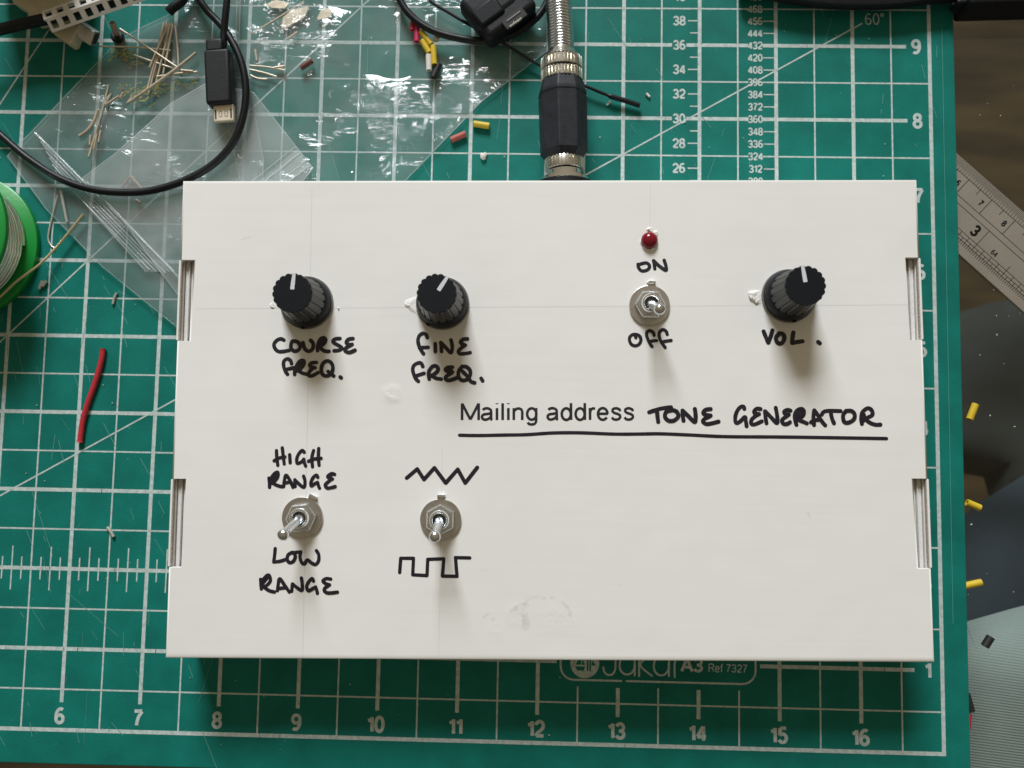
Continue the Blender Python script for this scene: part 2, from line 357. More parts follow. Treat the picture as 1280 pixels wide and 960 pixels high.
# plain grotesque lettering drawn as strokes (cap height 1); each entry: advance width, strokes
def _el(cx, cy, rx, ry, a0=0, a1=360, n=20):
    return [(cx + rx * math.cos(math.radians(a0 + (a1 - a0) * k / n)), cy + ry * math.sin(math.radians(a0 + (a1 - a0) * k / n))) for k in range(n + 1)]
GL = {
 '0': (.60, [_el(.30, .5, .21, .42)]),
 '1': (.42, [[(.30, .08), (.30, .92)], [(.29, .88), (.22, .76), (.07, .71)]]),
 '2': (.60, [_el(.30, .67, .21, .25, 170, -25) + [(.38, .42), (.22, .28), (.11, .14), (.10, .09)], [(.09, .085), (.52, .085)]]),
 '3': (.60, [_el(.29, .70, .19, .215, 165, -90, 14) , [(.22, .49), (.29, .49)], _el(.29, .285, .215, .205, 90, -165, 16)]),
 '4': (.60, [[(.42, .06), (.42, .90)], [(.40, .88), (.08, .31)], [(.06, .285), (.56, .285)]]),
 '5': (.60, [[(.50, .91), (.17, .91)], [(.17, .91), (.12, .50)], _el(.295, .33, .21, .245, 140, -160, 18)]),
 '6': (.60, [_el(.30, .32, .205, .235), _el(.34, .48, .245, .435, 58, 200, 16)]),
 '7': (.58, [[(.07, .905), (.51, .905)], [(.50, .88), (.33, .60), (.24, .32), (.21, .06)]]),
 '8': (.60, [_el(.30, .71, .18, .20), _el(.30, .285, .21, .215)]),
 '9': (.60, [_el(.30, .68, .205, .235), _el(.26, .52, .245, .435, 238, 380, 16)]),
 '\u00b0': (.36, [_el(.18, .83, .10, .10)]),
 'M': (.84, [[(.07, .03), (.07, .97)], [(.075, .95), (.42, .06)], [(.42, .06), (.765, .95)], [(.77, .03), (.77, .97)]]),
 'A': (.72, [[(.05, .05), (.36, .93)], [(.36, .93), (.67, .05)], [(.17, .33), (.55, .33)]]),
 'R': (.72, [[(.10, .05), (.10, .93)], [(.10, .93), (.40, .93)] + _el(.42, .715, .19, .215, 85, -85, 10) + [(.40, .50), (.10, .50)], [(.42, .49), (.53, .34), (.62, .05)]]),
 'a': (.58, [_el(.27, .52, .18, .17, 155, 55, 8) + [(.44, .60), (.455, .50), (.455, .15), (.47, .06), (.50, .03)], [(.45, .42), (.36, .385), (.22, .36)] + _el(.21, .205, .14, .155, 95, 290, 12) + [(.36, .11), (.44, .22), (.455, .33)]]),
 'i': (.24, [[(.12, .03), (.12, .70)], [(.12, .92), (.12, .97)]]),
 'l': (.24, [[(.12, .03), (.12, .97)]]),
 'n': (.58, [[(.11, .03), (.11, .70)], [(.11, .45), (.14, .57), (.24, .665), (.34, .675), (.43, .62), (.465, .50), (.465, .03)]]),
 'g': (.58, [_el(.285, .365, .195, .32), [(.47, .70), (.47, .03), (.455, -.10), (.40, -.19), (.28, -.225), (.16, -.19), (.115, -.10)]]),
 'd': (.58, [_el(.275, .355, .19, .325), [(.475, .03), (.475, .97)]]),
 'r': (.36, [[(.11, .03), (.11, .70)], [(.11, .42), (.14, .58), (.22, .67), (.33, .66)]]),
 'e': (.58, [[(.09, .37), (.485, .37)] + _el(.285, .37, .20, .315, 5, 180, 14) + _el(.285, .36, .20, .325, 185, 325, 12)]),
 's': (.53, [[(.44, .51), (.41, .61), (.30, .675), (.20, .67), (.12, .61), (.11, .51), (.18, .42), (.34, .355), (.43, .28), (.44, .18), (.38, .08), (.27, .035), (.15, .065), (.085, .17)]]),
 'f': (.32, [[(.15, .03), (.15, .78), (.18, .90), (.27, .94), (.31, .93)], [(.04, .66), (.29, .66)]]),
 ' ': (.30, []),
}
def letters(mb, txt, c, cap, z, ang=0.0, stroke=.19, width=None, anchor='c'):
    """flat lettering from the strokes above; c = centre (or left end of the baseline) in mm"""
    tw = sum(GL[ch][0] for ch in txt); k = cap; kx = (width / tw) if width else cap
    ca, sa = math.cos(ang), math.sin(ang); x = -tw / 2 if anchor == 'c' else 0.0; n = 0
    y0 = -.5 if anchor == 'c' else 0.0
    for ch in txt:
        w, st = GL[ch]
        for s in st:
            q = [((x + a) * kx, (b + y0) * k) for a, b in s]
            mb.stroke([(c[0] + a * ca - b * sa, c[1] + a * sa + b * ca) for a, b in q], stroke * cap, z + .0009 * (n % 9), .00003, 0, True); n += 1
        x += w
# ------------------------------------------------------------------ the setting: floor far below, glass table
TZ = -3.0                                     # table top; the mat on it is 3 mm thick, its face is z = 0
fl = MB().box((300, 120, -712), (4200, 3200, 20))
tag(fl.build('floor', 'floor', sm=0), kind='structure')
tb = thing('glass_table', (306, 120, TZ - 10), 'smoked glass table top under the green mat, dark brown where it shows at the right', 'table')
MB().box((306, 160, TZ - 5), (1700, 1100, 10)).build('table_top', 'glass', tb, sm=0, bevel=1)
for sx in (-1, 1):
    for sy in (-1, 1):
        MB().lathe((306 + sx * 800, 160 + sy * 500, -702), (0, 0, 1), [(0, 22), (689, 22)], 20).build('leg', 'blacks', tb)
# what shows through the glass at the right, plus a stand-in for its dark reflection
def pillow(poly_px, z, thick, m, name, label, cat, amp=4.0):
    pts = [at(x, y, z) for x, y in poly_px]
    out = []
    for i, p in enumerate(pts):
        q = pts[(i + 1) % len(pts)]; n = max(2, int((q - p).length / 7))
        out += [p.lerp(q, k / n) for k in range(n)]
    xs = [p.x for p in out]; ys = [p.y for p in out]; inner = []
    y = min(ys)
    while y < max(ys):
        x = min(xs)
        while x < max(xs): inner.append(Vector((x + random.uniform(-1, 1), y + random.uniform(-1, 1)))); x += 8
        y += 8
    n = len(out); P2 = [Vector((p.x, p.y)) for p in out] + inner
    r = geometry.delaunay_2d_cdt(P2, [(i, (i + 1) % n) for i in range(n)], [], 1, .01)
    V, Fc = r[0], r[2]
    O = [Vector((p.x, p.y)) for p in out]
    mb = MB(); top = []; bot = []
    for v in V:
        d = min((geometry.intersect_point_line(v, O[i], O[(i + 1) % n])[0] - v).length if 0 <= geometry.intersect_point_line(v, O[i], O[(i + 1) % n])[1] <= 1 else (v - O[i]).length for i in range(n))
        h = thick * math.sqrt(max(0, 1 - (1 - min(1, d / 26)) ** 2))
        top.append((v.x, v.y, z - thick + h + (amp * noise.noise(Vector((v.x * .018, v.y * .03, 3))) if d > .5 else 0)))
        bot.append((v.x, v.y, z - thick - h * .5))
    mb.add(top, Fc); mb.add(bot, [f[::-1] for f in Fc])
    return tag(mb.build(name, m, sm=60), label, cat)
pillow([(1120, 812), (1205, 797), (1300, 770), (1420, 740), (1420, 1150), (1120, 1150)], -30, 16, 'ribbed', 'ribbed_cushion', 'grey ribbed fabric cushion seen through the glass at the lower right corner', 'cushion', 3)
pillow([(1120, 740), (1206, 672), (1258, 630), (1330, 585), (1500, 520), (1500, 830), (1120, 850)], -48, 18, 'bluecloth', 'under_glass_shape', 'dark slate blue folded cloth seen through the glass beside the grey ribbed cushion', 'cloth', 8)
pillow([(1120, 400), (1215, 385), (1262, 370), (1500, 330), (1500, 640), (1262, 628), (1254, 598), (1204, 588), (1120, 590)], -190, 20, 'dark_reflect', 'under_glass_shape', 'near-black shape added for a dark reflection in the glass below the steel ruler', 'cloth', 12)  # added slab imitating a soft dark reflection in the table top

# ------------------------------------------------------------------ cutting mat
IN = 25.4
cm = thing('cutting_mat', (215, 140, TZ), 'green self-healing cutting mat with pale inch grid under the white box', 'cutting mat')
X0, X1, Y0, Y1 = -10.0, 440.0, -10.6, 300.0
mb = MB(); rr = 4.0; poly = []
for cx, cy, a0 in ((X1 - rr, Y1 - rr, 0), (X0 + rr, Y1 - rr, 90), (X0 + rr, Y0 + rr, 180), (X1 - rr, Y0 + rr, 270)):
    poly += [(cx + rr * math.cos(math.radians(a0 + k * 15)), cy + rr * math.sin(math.radians(a0 + k * 15))) for k in range(7)]
mb.prism(poly, TZ + .02, 0).build('mat_sheet', 'green', cm, sm=0, bevel=.3)
g = MB(); TH, TN = 1.22, .52
PICA = IN / 6
def gaps(a, b, cuts):
    segs = [(a, b)]
    for c0, c1 in cuts:
        segs = [s for (p, q) in segs for s in (((p, min(q, c0)), (max(p, c1), q)) if c0 < q and c1 > p else ((p, q),)) if s[1] - s[0] > .05]
    return segs
# logo panel (left, right, bottom, top) in mm
LA, LB = at(700.5, 850), at(944.5, 857); LX0, LX1, LY0 = LA.x, LB.x, LA.y + .2; LY1 = LY0 + 22
for i in range(1, 17):                                     # thick inch lines, up the mat
    y0 = .34 * IN
    if i in (13, 14): g.rect(i * IN - TH / 2, y0, i * IN + TH / 2, LY0 - 2.2, .030); g.rect(i * IN - TH / 2, LY1 + 2, i * IN + TH / 2, 11 * IN, .030)
    else: g.rect(i * IN - TH / 2, y0, i * IN + TH / 2, 11 * IN, .030)
for i in range(0, 17):                                     # thin half-inch lines
    x = (i + .5) * IN; w = TN / 2
    if LX0 < x < LX1: g.rect(x - w, 0, x + w, LY0 - 2.0, .036); g.rect(x - w, LY1 + 2, x + w, 11 * IN, .036)
    else: g.rect(x - w, 0, x + w, 11 * IN, .036)
PX, QX = 14 * IN, 15 * IN                                   # pica scale and point scale stand left of these lines
pic_gap = (PX - 9.2, PX - 4.4); pt_gap = (QX - 9.2, QX - 4.4)
xr = at(1132.5, 58.8).x; xr1 = at(1143, 836).x
for j in range(1, 12):
    cuts = [pt_gap] if j > 3 else []
    if j > 3 and ((j - 3) * 6) % 2 == 0: cuts.append(pic_gap)
    if j == 1: cuts.append((LX0 - 1.2, LX1 + 1.4))
    for a, b in gaps(0, xr if j > 1 else xr1, cuts): g.rect(a, j * IN - TH / 2, b, j * IN + TH / 2, .042)
for j in range(0, 11):
    y = (j + .5) * IN
    for a, b in gaps(0, 17 * IN, [pt_gap] if j >= 3 else []): g.rect(a, y - TN / 2, b, y + TN / 2, .048)
for a, b, c, d in ((-.6, -.6, 17 * IN + .65, .65), (-.6, 11 * IN, 17 * IN + .65, 11 * IN + 1.2)): g.rect(a, b, c, d, .054)
for x in (0, 17 * IN): g.rect(x - .62, .65, x + .62, 11 * IN, .054)
for i in range(0, 17 * 8):                                  # eighth-inch ticks along the 2 inch line
    if i % 4:
        h = 7.0 if i % 4 == 2 else 3.6
        g.rect(i * IN / 8 - .22, 2 * IN - h, i * IN / 8 + .22, 2 * IN + h, .060)
for k in range(1, 48):                                      # pica and point ticks
    y = 3 * IN + k * PICA
    if k % 6: g.rect(PX - (3.9 if k % 2 == 0 else 3.2) , y - .22, PX - .6, y + .22, .060)
    if k % 3: g.rect(QX - 4.2, y - .2, QX - .6, y + .2, .060)
for deg, r0, r1 in ((30, 5, at(1078, 30).xy.length), (45, 5, 395), (60, 5, 318)):
    a = math.radians(deg); g.line((r0 * math.cos(a), r0 * math.sin(a)), (r1 * math.cos(a), r1 * math.sin(a)), .5, .066)
# rounded logo frame
pts = []
rad = 4.2
def arc(cx, cy, a0, a1): return [(cx + rad * math.cos(math.radians(a0 + (a1 - a0) * k / 8)), cy + rad * math.sin(math.radians(a0 + (a1 - a0) * k / 8))) for k in range(9)]
gapx = at(779.5, 853).x
left = [(gapx - .5, LY0)] + [p for p in reversed(arc(LX0 + rad, LY0 + rad, 180, 270))] + [(LX0, LY1 - rad)] + list(reversed(arc(LX0 + rad, LY1 - rad, 90, 180)))
right = [(gapx + .7, LY0)] + arc(LX1 - rad, LY0 + rad, 270, 360) + arc(LX1 - rad, LY1 - rad, 0, 90) + [(LX0 + rad, LY1)]
for pl in (left, right):
    for i in range(len(pl) - 1): g.line(pl[i], pl[i + 1], .62, .072 + .001 * i)
g.build('printed_grid', 'print', cm, sm=0, flat=True)
t = MB()
def num(n, c, cap, st, k=1.0, ang=.012): letters(t, str(n), c, cap, .080, ang, st, sum(GL[ch][0] for ch in str(n)) * cap * k)
for n in range(1, 17): num(n, (n * IN - .3, 4.4), 5.25, .205, 1.06)
for n in range(1, 11): num(n, (at(1145, 60).x, n * IN), 5.2, .20, 1.05)
for k in range(2, 48, 2): num(k, (PX - 6.8, 3 * IN + k * PICA), 3.4, .195, 1.05)
for k in range(1, 48): num(12 * k, (QX - 6.9, 3 * IN + k * PICA), 2.7, .19, 1.02)
letters(t, '60\u00b0', at(1093, 24), 4.3, .080, .012, .10)
t.build('printed_numerals', 'print', cm, sm=0, flat=True)
# maker's panel: round emblem, thin rounded lettering, A3 Ref 7327
lg = MB()
ec = at(731, 829); er = 4.6
lg.add([(ec.x + er * math.cos(k * math.pi / 20), ec.y + er * math.sin(k * math.pi / 20), .080) for k in range(40)], [tuple(range(40))])
yb = at(760, 844).y                                        # baseline of the lettering
def sk(pp, w=.62): lg.stroke(smooth([(ec.x + x, yb + y, 0) for x, y in pp], 5), w, .084, .0002, 0)
sk([(5.9, 2.4), (6.2, 1.0), (7.4, .1), (8.8, .4), (9.6, 1.8), (9.7, 4), (9.7, 9)])
sk([(15.2, 6.3), (13.6, 6.5), (11.7, 5.4), (11.0, 3.4), (11.5, 1.4), (13.0, .4), (14.6, .8), (15.6, 2.2), (15.7, 4)]); sk([(15.8, 6.6), (15.8, .2)])
sk([(17.2, 9), (17.2, 0)]); sk([(20.6, 6.4), (17.5, 3.5), (21.2, .2)])
sk([(26.0, 6.3), (24.4, 6.5), (22.5, 5.4), (21.8, 3.4), (22.3, 1.4), (23.8, .4), (25.4, .8), (26.4, 2.2), (26.5, 4)]); sk([(26.6, 6.6), (26.6, .2)])
sk([(28.4, 0), (28.4, 4.2), (29.2, 6), (30.4, 6.4)])
p = at(851, 839.8); q = at(879, 840.4); letters(lg, 'A3', (p.x, p.y), 4.6, .084, 0, .20, q.x - p.x, 'l')
p = at(885, 840.0); q = at(934.5, 841.5); letters(lg, 'Ref 7327', (p.x, p.y), 2.7, .084, 0, .13, q.x - p.x, 'l')
lg.build('printed_logo', 'print', cm, sm=0, flat=True)
le = MB()                                                   # the little boat cut out of the emblem
le.add([(ec.x - 3.2, ec.y - 1.0, .096), (ec.x + .2, ec.y - 1.0, .096), (ec.x - .3, ec.y - 2.3, .096), (ec.x - 2.3, ec.y - 2.3, .096)], [(0, 3, 2, 1)])
le.add([(ec.x - 3.0, ec.y - .5, .096), (ec.x - 1.2, ec.y - .5, .096), (ec.x - 1.2, ec.y + 2.4, .096)], [(0, 1, 2)])
le.add([(ec.x - .9, ec.y - .5, .096), (ec.x + .1, ec.y - .5, .096), (ec.x - .9, ec.y + 1.6, .096)], [(0, 1, 2)])
for dx in (.9, 1.7): le.rect(ec.x + dx - .25, ec.y - 2.4, ec.x + dx + .25, ec.y + 1.2, .096)
le.add([(ec.x + 2.2, ec.y - .6, .096), (ec.x + 3.6, ec.y - .6, .096), (ec.x + 2.2, ec.y + 1.0, .096)], [(0, 1, 2)])
le.build('emblem_boat', 'green', cm, sm=0, flat=True)
sc = MB(); rnd = random.Random(3)
for i in range(230):
    x = rnd.uniform(118, 200) if i < 170 else rnd.uniform(200, 436); y = rnd.uniform(-8, 250) if i < 170 else rnd.uniform(170, 250)
    a = rnd.choice([-1.05, -1.15, 1.5, -.95, 1.55]) + rnd.gauss(0, .15); l = rnd.expovariate(1 / 5.0) + 1
    sc.line((x, y), (x + l * math.cos(a), y + l * math.sin(a)), rnd.uniform(.07, .18), .10 + i * .0004)
sc.line((435.4, 40), (436.0, 235), .12, .20)
tag(sc.build('knife_scratches', 'scratch', cm, sm=0, flat=True), kind='stuff')
ct = MB()
for i in range(70):
    j = rnd.choice([0, 1, 2, 3, 4, 5, 6, 8, 9]); x = rnd.uniform(120, 420)
    ct.line((x, j * IN - .6), (x + rnd.uniform(-.2, .2), j * IN + .6), rnd.uniform(.08, .16), .17 + i * .0004)
tag(ct.build('knife_cuts', 'cut', cm, sm=0, flat=True), kind='stuff')

# ------------------------------------------------------------------ the white card box
H = 23.0
TL, TR, BR, BL = at(228.5, 226, H), at(1146, 224.5, H), at(1168.5, 828, H), at(206.5, 822.5, H)
uX = ((TR - TL) + (BR - BL)).normalized(); uY = Vector((-uX.y, uX.x, 0))
bc = (TL + TR + BR + BL) / 4
bx = thing('card_box', (bc.x, bc.y, 0), 'white card box with knobs, switches and black marker lettering on the green mat', 'box')
def slot(a, b): return a, b
def edge(P, Q, t): return P.lerp(Q, t)
# slots given by the photo: y range on the left and right edges
SL = [(329, 432), (605, 713)]; SR = [(326, 431), (605, 715)]
def on_left(y): return TL.lerp(BL, (y - 226) / (822.5 - 226))
def on_right(y): return TR.lerp(BR, (y - 224.5) / (828 - 224.5))
DL = 3.9
outline = [TL]
for y0, y1 in SL:
    a, b = on_left(y0), on_left(y1)
    outline += [a, a + uX * (DL + .3), b + uX * (DL - .2), b]
outline += [BL, BR]
for y0, y1 in reversed(SR):
    a, b = on_right(y0), on_right(y1)
    outline += [b, b - uX * (DL - .3), a - uX * (DL + .3), a]
outline += [TR]
lid = MB(); lid.prism([(p.x, p.y) for p in outline], H - 1.6, H)
lid_o = lid.build('lid', 'card', bx, sm=40, bevel=1.35, bseg=5)
lid_o.modifiers['bevel'].limit_method = 'WEIGHT'
me_ = lid_o.data; wt = me_.attributes.new('bevel_weight_edge', 'FLOAT', 'EDGE')
nO = len(outline); ztop = max(v.co.z for v in me_.vertices)
for e_ in me_.edges:
    p_, q_ = me_.vertices[e_.vertices[0]].co, me_.vertices[e_.vertices[1]].co
    if min(p_.z, q_.z) < ztop - 1e-5: continue
    d_ = (q_ - p_); L2 = d_.length / S
    wt.data[e_.index].value = 1.0 if L2 > 150 and p_.y < 0 else .62 if L2 > 150 else .45 if abs(d_.x) < abs(d_.y) and max(abs(p_.x), abs(q_.x)) / S > 108.2 else .08
ML = Matrix.Identity(3); ML.col[0] = uX; ML.col[1] = uY; ML.col[2] = (0, 0, 1)
def wall(p, q, inset, th, z0, z1, m, name, inward, trim=0.0):
    d = (q - p).normalized(); c = (p + q) / 2 + inward * (inset + th / 2); l = (q - p).length - 2 * trim
    R = Matrix.Identity(3); R.col[0] = d; R.col[1] = inward; R.col[2] = (0, 0, 1)
    return MB().box((c.x, c.y, (z0 + z1) / 2), (l, th, z1 - z0), R).build(name, m, bx, sm=0, bevel=.15)
wall(TL, TR, .15, 1.4, .2, H - 1.7, 'card', 'back_wall', -uY)
wall(BL, BR, .15, 1.4, .2, H - 1.7, 'card', 'front_wall', uY)
dL = (BL - TL).normalized(); dR = (BR - TR).normalized()
inL = Vector((-dL.y, dL.x, 0)); inL = inL if inL.dot(uX) > 0 else -inL
inR = Vector((-dR.y, dR.x, 0)); inR = inR if inR.dot(uX) < 0 else -inR
for (P, Q, inw, D) in ((TL, BL, inL, SL), (TR, BR, inR, SR)):
    wall(P, Q, .1, .6, .2, H - 1.8, 'card', 'side_wall', inw, 1.8)
    wall(P, Q, .95, 1.0, .4, H - 2.6, 'grey_card', 'inner_wall', inw, 2)
    wall(P, Q, 2.15, .22, .4, H - 2.0, 'card', 'inner_wall', inw, 2)
    wall(P, Q, 2.55, .6, .4, H - 3.0, 'grey_card', 'inner_wall', inw, 2)
    on = on_left if P is TL else on_right
    for y0, y1 in D:
        a, b = on(y0), on(y1); a.z = b.z = 0
        # raised lip of the outer wall that shows in the slot, and the tucked tab on its inner side
        d = (b - a).normalized(); R = Matrix.Identity(3); R.col[0] = d; R.col[1] = inw; R.col[2] = (0, 0, 1)
        c = (a + b) / 2 + inw * .0
        ln = (b - a).length
        MB().box((c.x, c.y, H - 1.35), (ln - .25, .7, 2.5), R).build('slot_lip', 'card', bx, sm=0, bevel=.2)
        c = (a + b) / 2 + inw * .47
        MB().box((c.x, c.y, H - 1.7), (ln - .8, .11, 2.6), R).build('slot_lip', 'edge_card', bx, sm=0)
        prof = []
        l2 = ln / 2 - .35
        for k in range(7): prof.append((l2 - 2.0 + 2.0 * math.sin(k * math.pi / 12), H - 2.2 - 2.0 + 2.0 * math.cos(k * math.pi / 12)))
        prof = [(-x, z) for x, z in prof[::-1]][::-1][::-1] + prof
        prof = [(-(l2 - 2.0 + 2.0 * math.sin(k * math.pi / 12)), H - 4.2 + 2.0 * math.cos(k * math.pi / 12)) for k in range(6, -1, -1)] + \
               [((l2 - 2.0 + 2.0 * math.sin(k * math.pi / 12)), H - 4.2 + 2.0 * math.cos(k * math.pi / 12)) for k in range(7)] + [(l2, H - 12), (-l2, H - 12)]
        tab = MB(); m0 = (a + b) / 2 + inw * (DL - .62); th = .5
        n = len(prof)
        vs = [m0 + d * x + Vector((0, 0, z)) for x, z in prof] + [m0 + inw * th + d * x + Vector((0, 0, z)) for x, z in prof]
        tab.add(vs, [tuple(range(n)), tuple(range(n, 2 * n))[::-1]] + [(i, n + i, n + (i + 1) % n, (i + 1) % n) for i in range(n)])
        tab.build('tuck_tab', 'card', bx, sm=0, bevel=.12)
MB().prism([(p.x, p.y) for p in (TL + Vector((2, -2, 0)), TR + Vector((-2, -2, 0)), BR + Vector((-2, 2, 0)), BL + Vector((2, 2, 0)))], .1, 1.0).build('base', 'grey_card', bx, sm=0)

# ---- writing on the lid
def lidpts(pp, ox, oy, k): return [at(ox + x / k, oy + y / k, H) for x, y in pp]
PXW = (at(700, 500, H) - at(701, 500, H)).length            # mm per photo pixel on the lid
def writing(strokes, ox, oy, k, w, label, name='handwriting', sharp=False):
    mb = MB()
    for i, s in enumerate(strokes):
        pts = lidpts(s, ox, oy, k)
        z = H + .05 + .035 * (i % 3) + .002 * i
        if sharp: mb.zig(pts, w * PXW, z)
        else: mb.stroke(smooth(pts, 6), w * 1.08 * PXW, z, .0008)
    o = mb.build(name, 'ink', bx, sm=0, flat=True); o['label'] = label; return o
writing([[(245,150),(215,135),(170,145),(127,190),(130,240),(170,285),(230,290),(310,275)],
  [(410,170),(355,160),(332,210),(340,260),(385,285),(435,260),(445,210),(410,170),(380,165)],
  [(480,180),(490,225),(515,270),(560,287),(600,255),(606,195),(575,152)],
  [(660,280),(660,240),(668,190),(695,140),(730,120),(757,140),(750,180),(715,212),(678,240)],[(690,240),(730,275),(770,288),(800,287)],[(700,200),(725,160)],
  [(935,130),(880,135),(850,160),(872,190),(930,222),(958,250),(920,275),(865,280)],
  [(1095,130),(1040,140),(1015,178),(1045,203),(1085,202)],[(1070,210),(1010,245),(1000,280),(1050,300),(1120,273)]],
  330, 410, 9.846, 4.5, 'handwritten word COURSE')
writing([[(340,440),(325,400),(285,380),(245,410),(243,470),(262,530),(290,570)],[(270,510),(320,500),(365,490)],
  [(378,570),(382,520),(410,450),(450,405),(488,402),(490,450),(452,500),(405,525)],[(420,525),(480,558),(540,570)],[(430,480),(465,430)],
  [(645,425),(590,430),(562,460),(590,480),(628,490)],[(600,495),(560,540),(548,580),(590,590),(665,550)],[(575,510),(610,490)],
  [(750,415),(722,445),(706,510),(722,570),(770,590),(828,562),(850,490),(830,430),(790,405),(755,412)],[(790,535),(825,565),(860,592)],[(938,602),(952,614)]],
  330, 410, 9.846, 4.4, 'handwritten word FREQ. under COURSE')
writing([[(365,130),(345,85),(300,75),(258,105),(240,165),(255,240),(290,310),(315,345)],[(260,265),(320,260),(375,258)],[(470,210),(472,315)],
  [(555,315),(550,250),(543,195)],[(545,195),(610,262),(680,330),(697,250),(680,160)],[(900,145),(850,150),(808,185),(830,215),(870,228)],[(860,235),(820,265),(780,308),(800,342),(870,340),(935,328)]],
  500, 410, 10.667, 4.4, 'handwritten word FINE')
writing([[(305,515),(285,475),(250,465),(190,495),(170,550),(185,620),(215,680),(245,710)],[(210,640),(270,620),(320,605)],
  [(390,680),(380,620),(395,560),(440,510),(490,512),(508,560),(470,605),(415,635)],[(430,640),(480,670),(550,682)],
  [(700,522),(640,527),(607,555),(640,580),(700,588)],[(690,600),(630,635),(607,670),(635,698),(700,688),(770,660)],[(640,545),(680,560)],
  [(830,515),(785,570),(780,640),(820,695),(880,692),(930,640),(935,570),(890,520),(830,512)],[(835,580),(895,640),(945,712),(995,730)],[(1082,672),(1102,705)]],
  500, 410, 10.667, 4.5, 'handwritten word FREQ. under FINE')
writing([[(203,325),(255,313),(277,335),(262,360),(225,366),(204,345),(200,322)],[(312,352),(308,320),(303,298)],[(304,298),(340,332),(386,362),(385,330),(374,295)]],
  760, 270, 5.333, 4.0, 'handwritten word ON')
writing([[(272,410),(262,385),(250,340)],[(260,330),(200,332),(135,385),(125,465),(168,555),(250,588),(335,560),(382,480),(372,395),(315,338),(250,325)],
  [(690,350),(660,280),(590,247),(530,270),(515,340),(545,440),(600,550),(640,602)],[(590,490),(680,475),(745,472)],
  [(988,330),(960,258),(900,220),(840,242),(802,310),(815,420),(870,530),(940,627)],[(880,500),(980,478),(1075,465)]],
  780, 400, 18.28, 3.8, 'handwritten word OFF')
writing([[(305,715),(325,765),(345,812)],[(345,812),(365,760),(380,707)],[(440,735),(410,770),(425,812),(462,815),(482,775),(470,738),(435,733)],[(560,725),(553,770),(550,815)],[(550,815),(595,806),(638,800)],[(773,806),(786,816)]],
  910, 310, 6.86, 4.9, 'handwritten word VOL.')
writing([[(92,155),(200,120),(310,105)],[(170,150),(175,200),(182,250)],[(320,135),(262,150),(250,200),(285,238),(340,236),(382,195),(365,148),(310,130),(265,148)],
  [(435,240),(428,190),(425,138)],[(428,140),(485,195),(548,253),(556,190),(548,122)],[(705,122),(655,130),(632,160),(660,182),(705,187)],[(690,200),(640,225),(630,250),(665,272),(720,265),(785,248)]],
  800, 496, 8, 4.9, 'handwritten word TONE')
writing([[(262,195),(250,160),(215,155),(160,205),(122,290),(115,380),(142,422),(200,388),(262,325),(282,340)],[(272,330),(285,390),(297,470)],
  [(520,195),(460,190),(415,235),(440,268),(495,275)],[(470,290),(400,340),(370,385),(375,435),(430,440),(540,392)],[(430,300),(480,285)],
  [(615,420),(597,320),(590,230)],[(592,230),(690,330),(785,422),(785,300),(762,175)],
  [(1000,222),(945,210),(897,240),(920,278),(972,285)],[(950,300),(880,350),(862,390),(890,432),(950,430),(990,405)],
  [(1095,450),(1070,360),(1072,275),(1115,212),(1175,192),(1213,230),(1200,300),(1130,345),(1088,360)],[(1120,370),(1200,398),(1260,425)],[(1110,310),(1170,250)]],
  910, 496, 12.8, 4.6, 'handwritten word GENERATOR, its first five letters')
writing([[(187,378),(178,270),(190,180)],[(190,180),(248,260),(300,340),(335,380)],[(145,340),(205,310),(270,305)],[(290,238),(310,205),(350,190),(430,187),(540,190)],
  [(412,230),(430,300),(452,352)],[(612,190),(573,245),(587,330),(645,343),(715,300),(727,235),(685,188),(610,187)],
  [(825,362),(815,280),(832,205),(900,152),(955,180),(963,240),(905,275),(845,292)],[(870,300),(940,350),(1010,372),(1070,370)],[(840,320),(850,240)]],
  1000, 496, 10.667, 4.7, 'handwritten word GENERATOR, its last four letters')
writing([[(240,95),(245,200),(260,310)],[(325,55),(338,170),(353,288)],[(207,243),(270,205),(363,187)],[(432,155),(440,275)],
  [(645,120),(612,95),(560,150),(535,220),(543,280),(600,262),(640,222)],[(635,222),(650,280),(665,318)],[(780,95),(755,200),(765,332)],[(855,65),(850,190),(860,308)],[(707,250),(790,217),(890,207)]],
  325, 555, 11.636, 4.0, 'handwritten word HIGH')
writing([[(140,632),(137,560),(130,495)],[(150,510),(215,425),(262,412),(258,480),(205,550),(160,575)],[(190,570),(255,603),(325,620)],[(175,520),(225,450)],
  [(345,618),(355,530),(380,452),(437,530),(480,628)],[(372,565),(430,552)],[(512,620),(507,570),(508,520)],[(510,522),(578,590),(642,628),(655,540),(635,467)],
  [(842,482),(820,450),(772,490),(742,560),(750,608),(800,575),(838,558)],[(838,560),(852,610),(867,643)],[(1087,442),(1040,430),(985,468),(1005,495),(1055,508)],[(1040,515),(980,560),(950,600),(982,640),(1050,630),(1095,617)],[(1000,470),(1040,450)]],
  325, 555, 11.636, 4.0, 'handwritten word RANGE under HIGH')
writing([[(310,60),(302,150),(290,238)],[(290,238),(370,230),(445,207)],[(540,112),(485,140),(470,200),(500,245),(550,230),(578,170),(560,118),(530,112)],[(580,112),(650,105)],
  [(650,107),(640,170),(660,240),(700,265),(738,212),(800,255),(850,270),(888,222),(890,140),(860,88)]],
  315, 680, 10.667, 4.0, 'handwritten word LOW')
